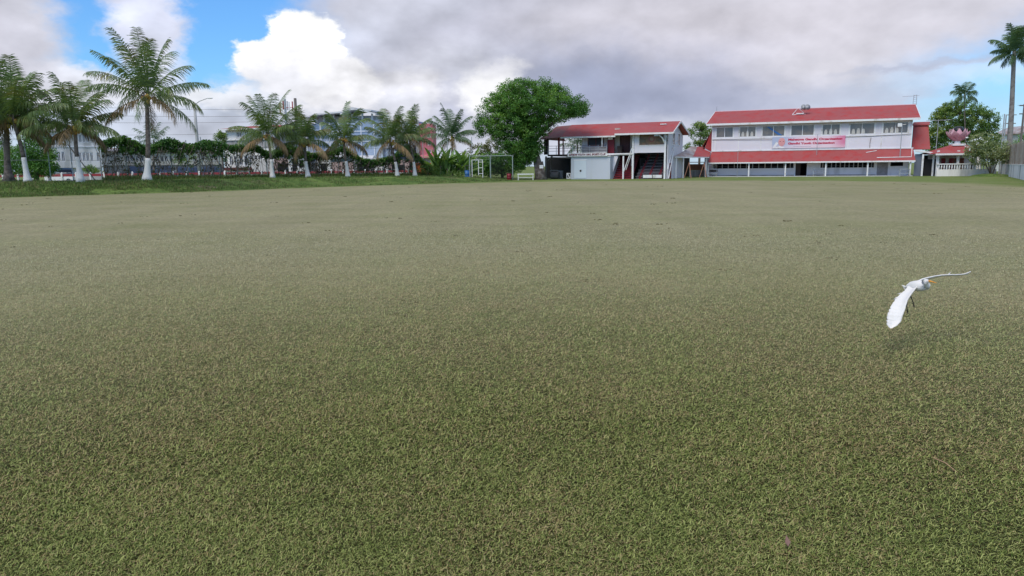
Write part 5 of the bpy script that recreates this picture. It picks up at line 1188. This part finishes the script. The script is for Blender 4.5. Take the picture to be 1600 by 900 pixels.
# blue building
H5 = Frame(488, 150, 657, 146)
r = H5.root('blue_building', 'large pale blue multi-storey building with curved white canopies on its roof', 'building')
g = lambda px: H5.uz(px, 220, 0)[0]; zz = lambda py: H5.uz(570, py, 0)[1]; L = H5.L
MB().box(g(480), g(551), 0, 6, 0, zz(192)).build('left_wall', mat('pale_white_blue', (.40, .47, .60), .6, .06, .15), r)
MB().box(g(551)+.01, g(600), -.6, 6, 0, zz(189)).build('middle_wall', bluewall, r)
facade(H5, r, g(600)+.01, L, zz(232), zz(191), -.1, mat('grey_blue_wall', (.46, .48, .54), .7, .08, .2), [(g(606), g(650), 5, zz(213), zz(204)), (g(612), g(650), 4, zz(200), zz(194))], name='right_wall')
MB().box(g(600)+.05, L, .2, 5, 0, zz(191)-.05).build('inner_block', bluewall, r)
b = MB()
for px in (489, 503, 517, 531, 546, 566, 586): b.box(g(px), g(px)+.22, -.75, -.605, zz(246), zz(191))
for py in (206, 222): b.box(g(488), g(599), -.72, -.61, zz(py), zz(py)+.2)
b.build('facade_rib', mat('rib_white', (.66, .70, .78), .6, .05), r)
for py, px0, px1 in ((200, 491, 545), (215, 491, 545), (230, 491, 545), (206, 555, 596), (222, 555, 596)):
    MB().box(g(px0), g(px1), -.66 if px0 > 550 else -.06, -.603 if px0 > 550 else -.003, zz(py), zz(py-5)).build('glass_band', mat('blue_glass', (.20, .28, .42), .15, .2, .5, spec=.8), r)
nv = MB().box(g(618), g(653), -1.0, -.2, zz(251), zz(240)).box(g(619), g(652), -.8, -.2, zz(237), zz(228)).build('navy_panel', mat('navy', (.02, .03, .08), .3, .2), r)
MB().box(g(643), g(648), -1.1, -.802, zz(236), zz(229)).build('sign_emblem', white2, nv)
MB().box(g(612), g(656), -.7, -.2, zz(254.5), zz(251.5)).build('pink_band', pinkp, r)
# curved roof canopies
cv = mat('canopy_white', (.70, .70, .72), .5, .08, .5)
for pth in ([(484, 181), (500, 176.5), (538, 174)], [(538, 177), (557, 167.5), (592, 178)], [(548, 171.5), (560, 169.5), (586, 172.5)]):
    P_ = [(g(a_), zz(b_)) for a_, b_ in pth]
    MB().prism([(a_, -1.5, b_) for a_, b_ in P_]+[(a_, -1.5, b_-.28) for a_, b_ in P_[::-1]], (0, 8, 0)).build('canopy', cv, r)
for px in (492, 505, 520, 535, 549, 565, 580): MB().box(g(px), g(px)+.3, .5, .8, zz(192), zz(177)).build('canopy_post', white2, r)
MB().box(g(492), g(584), 1.5, 6, zz(192)-.1, zz(180)).build('roof_room', creamwall, r)
MB().slab([(g(500), -3.5, zz(245)), (g(548), -3.5, zz(245)), (g(548), -.2, zz(237)), (g(500), -.2, zz(237))], .1).slab([(g(560), -3.5, zz(250)), (g(590), -3.5, zz(250)), (g(586), -.8, zz(243)), (g(556), -.8, zz(243))], .1).build('lean_to_roof', mat('tin_white', (.62, .62, .64), .5, .08), r)
PT = Frame(657, 142, 678, 142)
r = PT.root('pink_tower', 'narrow pink tower block at the right end of the blue building', 'building')
zz = lambda py: PT.uz(668, py, 0)[1]; L = PT.L
facade(PT, r, 0, L, zz(243), zz(193), 0, pinkp, [(L*.55, L*.9, 1, zz(203), zz(198)), (L*.55, L*.9, 1, zz(215), zz(210)), (L*.55, L*.9, 1, zz(227), zz(222)), (L*.55, L*.9, 1, zz(239), zz(234))], panes=1)
MB().box(.05, L-.05, .3, 7, 0, zz(193)-.05).build('inner_block', pinkp, r)
MB().box(-.6, 0-.02, -.5, .5, 0, zz(200)).build('corner_pier', greywall, r)
MB().box(0, L+.3, -.05, .28, 0, zz(245)).build('lower_wall', creamwall, r); window(r, L*.1, L*.9, zz(253), zz(246.5), -.08, 4)
MB().slab([(-.2, -1.8, zz(246)), (L+1, -1.8, zz(246)), (L+1, 0, zz(241.5)), (-.2, 0, zz(241.5))], .12).build('awning', pinkp, r)
OW = Frame(645, 124, 680, 122)
r = OW.root('orange_wall', 'bright orange-red boundary wall at the foot of the pink tower', 'wall')
zt_ = OW.uz(662, 256, 0)[1]; MB().box(0, OW.L, 0, .2, 0, zt_).build('wall', orange, r); MB().box(-.05, OW.L+.05, -.05, .25, zt_+.001, zt_+.12).build('coping', orange, r)

# white roofs glimpsed at the right edge and under the big tree
H8 = Frame(1592, 135, 1645, 135)
r = H8.root('far_white_house', 'distant white gabled house behind the utility pole at the right edge', 'house'); zz = lambda py: H8.uz(1600, py, 0)[1]; L = H8.L
MB().prism([(0, 0, 0), (L, 0, 0), (L, 0, zz(208)), (L*.5, 0, zz(196)), (0, 0, zz(208))], (0, 8, 0)).build('wall', white, r); window(r, L*.25, L*.5, zz(214), zz(208), -.05, 3)
MB().slab([(-.5, -.4, zz(208)), (L*.5, -.4, zz(195)), (L*.5, 8.4, zz(195)), (-.5, 8.4, zz(208))], .12).slab([(L*.5+.01, -.4, zz(195)), (L+.5, -.4, zz(208)), (L+.5, 8.4, zz(208)), (L*.5+.01, 8.4, zz(195))], .12).build('roof', roofgrey, r)

# street lamp, tower, poles and wires
X = Xat(313, 118); h = Zat(163, X, 118)
r = empty('street_lamp', (X, 118, 0), 0, 'tall concrete street lamp with two arms above the vines', 'street lamp')
MB().tube([(0, 0, 0), (0, 0, h)], [.3, .2], 10).build('pole', concrete, r, True)
for sgn, l in ((-1, 1.7), (1, 2.1)):
    MB().tube([(0, 0, h-.1), (sgn*.8, 0, h+.45), (sgn*l, 0, h+.65+.25*(sgn > 0))], .06, 6).build('arm', greymetal, r)
    MB().ball((sgn*(l+.4), 0, h+.65+.25*(sgn > 0)), .3, 10, 5, (1.6, .6, .35)).build('lamp_head', white2, r, True)
X = Xat(452, 170); h = Zat(155, X, 170)
r = empty('phone_mast', (X, 170, 0), 0, 'slim mobile phone mast with red and white antenna panels', 'mast')
MB().tube([(0, 0, 0), (0, 0, h)], [.35, .25], 8).build('pole', greymetal, r)
for k in range(6):
    xx = (-1.9, -1.1, .9, 1.6, .4, -.6)[k]; MB().box(xx-.13, xx+.13, -.5+.2*k, -.3+.2*k, h-3.2+.2*k, h-.8+.1*k).build('antenna_panel', redpaint if k % 2 else white2, r)
MB().tube([(-2, 0, h-1.8), (1.8, 0, h-1.8)], .07, 5).build('headframe', redpaint, r)
X = Xat(468, 150); h = Zat(153.5, X, 150)
r = empty('utility_pole', (X, 150, 0), 0, 'thick bare pole right of the phone mast, top in the sky', 'utility pole'); MB().tube([(0, 0, 0), (0, 0, h)], [.34, .28], 8).build('pole', wood, r); MB().tube([(.2, 0, h-1.9), (1.4, 0, h-2.0)], .06, 5).build('arm', wood, r)
X = Xat(162.5, 112); h = Zat(232, X, 112)
def wire(label, a, b_, Y0, Y1, sag=.5):
    A = at(*a, Y0); Bp = at(*b_, Y1); P = [A.lerp(Bp, k/16)-Vector((0, 0, sag*4*(k/16)*(1-k/16))) for k in range(17)]
    o = MB().tube([p-A for p in P], .022, 4).build('power_line', stem); o.location = A; tag(o, label, 'wire', 'overhead wires behind the palms')
wire('topmost overhead wire crossing the sky beside the street lamp', (-40, 160), (470, 170), 118, 150)
wire('second overhead wire from the top beside the street lamp', (-40, 174), (470, 180), 118, 150)
wire('third overhead wire from the top beside the street lamp', (-40, 187), (470, 188), 118, 150)
wire('lowest overhead wire beside the street lamp, just above the vines', (-40, 208), (470, 205), 118, 150)
wire('overhead wire running right from the stout utility pole at the right edge', (1590, 164.5), (1700, 160), 112, 112, .1)
# parked car
def car(label, px, Y, m, rz=0.):
    X = Xat(px, Y); r = empty('parked_car', (X, Y, .015), rz, label, 'car')
    prof = [(-2.1, .35), (-2.15, .75), (-1.75, .95), (-1.0, 1.02), (1.45, 1.05), (2.05, .9), (2.12, .4)]
    MB().prism([(x, -.8, z_) for x, z_ in prof], (0, 1.6, 0)).build('body', m, r)
    MB().add([(-1.05, -.78, 1.02), (1.5, -.78, 1.05), (1.5, .78, 1.05), (-1.05, .78, 1.02), (-.45, -.62, 1.45), (1.0, -.62, 1.47), (1.0, .62, 1.47), (-.45, .62, 1.45)], [(4,5,6,7),(0,1,5,4),(1,2,6,5),(2,3,7,6),(3,0,4,7)]).build('window', glassd, r)
    MB().slab([(-.48, -.64, 1.5), (1.03, -.64, 1.52), (1.03, .64, 1.52), (-.48, .64, 1.5)], .05).build('car_roof', m, r)
    for x in (-1.35, 1.3):
        for y_ in (-.72, .72):
            w = MB().tube([(x, y_-.1, .32), (x, y_+.1, .32)], .32, 14).build('wheel', tyre, r); MB().tube([(x, y_-.12, .32), (x, y_+.12, .32)], .18, 10).build('rim', greymetal, w)
    for y_ in (-.55, .55): MB().box(-2.17, -2.12, y_-.15, y_+.15, .62, .76).build('headlight', white2, r)
car('white car parked behind the red rail fence before the white house', 98, 112, white2, .05)
car('white car parked behind the fence below the blue building', 612, 127, white2, .0)
car('blue car parked in front of the grey-white row', 262, 116, mat('car_blue', (.06, .12, .3), .35, .05), .05)

# ================================================================== FOREGROUND
# egret in flight: coordinates traced on the photo, given their own depth
YB = 7.0; OB = at(1435, 445, YB)
def e_(cx, cy, dy=0.):          # crop pixel (7.5x, origin 1370,410) -> local point, dy metres away from viewer
    return at(1370+cx/7.5, 410+cy/7.5, YB+dy)-OB
eg = empty('egret', OB, 0, 'white egret flying low over the turf with drooping wings and dangling legs', 'bird', )
secs = [((335, 300), .10, .006), ((360, 285), .09, .022), ((400, 275), .07, .040), ((450, 275), .03, .052), ((500, 275), -.02, .055), ((548, 278), -.06, .046), ((580, 283), -.10, .034), ((592, 268), -.125, .026), ((575, 248), -.135, .023), ((560, 234), -.14, .026), ((575, 226), -.16, .026), ((596, 220), -.18, .018), ((606, 219), -.19, .009)]
V, F = [], []; nn_ = 12
cp = [e_(*c_, dy) for c_, dy, _ in secs]
for i, (c_, dy, rr) in enumerate(secs):
    d = (cp[min(i+1, len(cp)-1)]-cp[max(i-1, 0)]).normalized(); a = d.cross(Vector((0, -.9, .4))).normalized(); b_ = d.cross(a)
    for k in range(nn_): t = 2*math.pi*k/nn_; V.append(tuple(cp[i]+(a*math.cos(t)+b_*math.sin(t))*rr))
for i in range(len(secs)-1):
    for k in range(nn_): F.append((i*nn_+k, i*nn_+(k+1) % nn_, (i+1)*nn_+(k+1) % nn_, (i+1)*nn_+k))
F += [tuple(reversed(range(nn_))), tuple((len(secs)-1)*nn_+k for k in range(nn_))]
body = MB().add(V, F)
# near wing: strips between leading and trailing edge, cambered and thin, ragged feathers at the rear
def wing(mb, lead, trail, th=.010, camber=.02, m=7, rag=.0, seed=1):
    rr = random.Random(seed); n = 64
    def interp(L_, t):
        x = t*(len(L_)-1); i = min(int(x), len(L_)-2); return L_[i].lerp(L_[i+1], x-i)
    o = len(mb.v); top = []; 
    for i in range(n+1):
        t = i/n; A = interp(lead, t); Bt = interp(trail, t)
        Bt = Bt+(A-Bt)*rag*(.15+.85*((i % 5)/4)**2)*(.6+.4*math.sin(i*1.7))
        ch = (Bt-A); sp = (interp(lead, min(1, t+.05))-interp(lead, max(0, t-.05))); nrm = ch.cross(sp); nrm = nrm.normalized() if nrm.length > 1e-9 else Vector((0, -1, 0))
        for j in range(m):
            s = j/(m-1); c_ = math.sin(math.pi*min(1, s*1.15+.05)*.87)*camber; tt = th*(1-s)**.7*(1-t*.6)+.0012
            p = A+ch*s+nrm*(c_+.0022*((i % 5)/4-.5)*min(1, s*3)); top.append((p+nrm*tt*.5, p-nrm*tt*.5))
    for a, _ in top: mb.v.append(tuple(a))
    for _, b_ in top: mb.v.append(tuple(b_))
    N = (n+1)*m
    for i in range(n):
        for j in range(m-1):
            k = o+i*m+j; mb.f.append((k, k+1, k+m+1, k+m)); mb.f.append((N+k, N+k+m, N+k+m+1, N+k+1))
    for i in range(n):
        for j in (0, m-1): k = o+i*m+j; mb.f.append((k, k+m, N+k+m, N+k))
    for i in (0, n):
        for j in range(m-1): k = o+i*m+j; mb.f.append((k, N+k, N+k+1, k+1))
lead = [e_(500, 262, -.02), e_(455, 300, -.07), e_(405, 365, -.13), e_(358, 440, -.19), e_(342, 500, -.22), e_(330, 555, -.235), e_(305, 620, -.25), e_(285, 690, -.265), e_(240, 738, -.28), e_(180, 770, -.29)]
trail = [e_(365, 262, .07), e_(325, 315, .03), e_(262, 370, -.02), e_(205, 432, -.07), e_(168, 490, -.12), e_(140, 550, -.16), e_(120, 610, -.20), e_(114, 670, -.23), e_(116, 725, -.26), e_(150, 762, -.285)]
wing(body, lead, trail, .014, -.018, 8, .10, 2)
lead = [e_(430, 262, .02), e_(490, 212, .04), e_(545, 190, .06), e_(600, 176, .08), e_(680, 158, .11), e_(760, 147, .13), e_(850, 142, .15), e_(930, 142, .17), e_(1010, 136, .19), e_(1060, 122, .20), e_(1102, 103, .21)]
trail = [e_(470, 262, .12), e_(530, 225, .18), e_(590, 208, .21), e_(650, 186, .24), e_(720, 170, .27), e_(790, 160, .28), e_(860, 158, .29), e_(940, 158, .29), e_(1020, 150, .28), e_(1070, 134, .26), e_(1103, 105, .23)]
wing(body, lead, trail, .012, .006, 6, .12, 5)
# scapular tuft, covert tip and tail feathers
for A, Bp, C_ in (((335, 318, .11), (290, 264, .13), (352, 280, .10)), ((300, 372, .0), (240, 372, .0), (290, 355, .0)), ((820, 150, .2), (868, 114, .2), (840, 152, .2)), ((250, 425, -.05), (192, 436, -.05), (240, 402, -.05)), ((330, 330, .09), (306, 285, .14), (345, 300, .10))):
    body.prism([e_(*A), e_(*Bp), e_(*C_)], (0, .004, .001))
bo = body.build('body', feather, eg, True)
MB().tube([e_(600, 215, -.182), e_(640, 224, -.205), e_(680, 236, -.222), e_(706, 243, -.234)], [.0085, .007, .0045, .0015], 8).build('beak', beakm, eg, True)
MB().ball(e_(590, 219, -.20), .0042, 8, 5).build('eye', blackm, eg, True)
for P in ([(398, 400, .0), (415, 440, .01), (432, 485, .0)], [(352, 470, -.02), (350, 520, -.01), (358, 560, -.02)]):
    lg = MB().tube([e_(*q) for q in P], [.007, .0045, .005], 6).build('leg', legm, eg, True); b = MB(); f = P[-1]
    for dx, dy_ in ((-26, -6), (14, 40), (4, 44), (-8, 38)): b.tube([e_(*f), e_(f[0]+dx*.6, f[1]+dy_*.5, f[2]), e_(f[0]+dx, f[1]+dy_, f[2]-.01)], [.004, .003, .0015], 5)
    b.build('foot', legm, lg)
a, b_ = gnd(1459, 721), gnd(1495, 743)
o = MB().tube([Vector((0, 0, .022)), (b_-a)*.5+Vector((0, 0, .034)), (b_-a)+Vector((0, 0, .02))], [.0035, .003, .0022], 6).build('straw', mat('straw', (.42, .27, .15), .7, .1)); o.location = a; tag(o, 'single dry straw lying on the turf in the right foreground', 'straw')
a = gnd(1231, 857)
o = MB().add([(-.035, 0, .03), (0, -.011, .034), (.04, .01, .05), (0, .014, .03), (-.035, 0, .027), (0, -.011, .031), (.04, .01, .047), (0, .014, .027)], [(0,1,2,3), (7,6,5,4), (0,4,5,1), (1,5,6,2), (2,6,7,3), (3,7,4,0)]).build('dead_leaf', mat('dead_leaf', (.24, .14, .11), .8, .1)); o.location = a; o.rotation_euler = (0, 0, R(70)); tag(o, 'small dead brown leaf caught in the grass near the bottom edge', 'leaf')
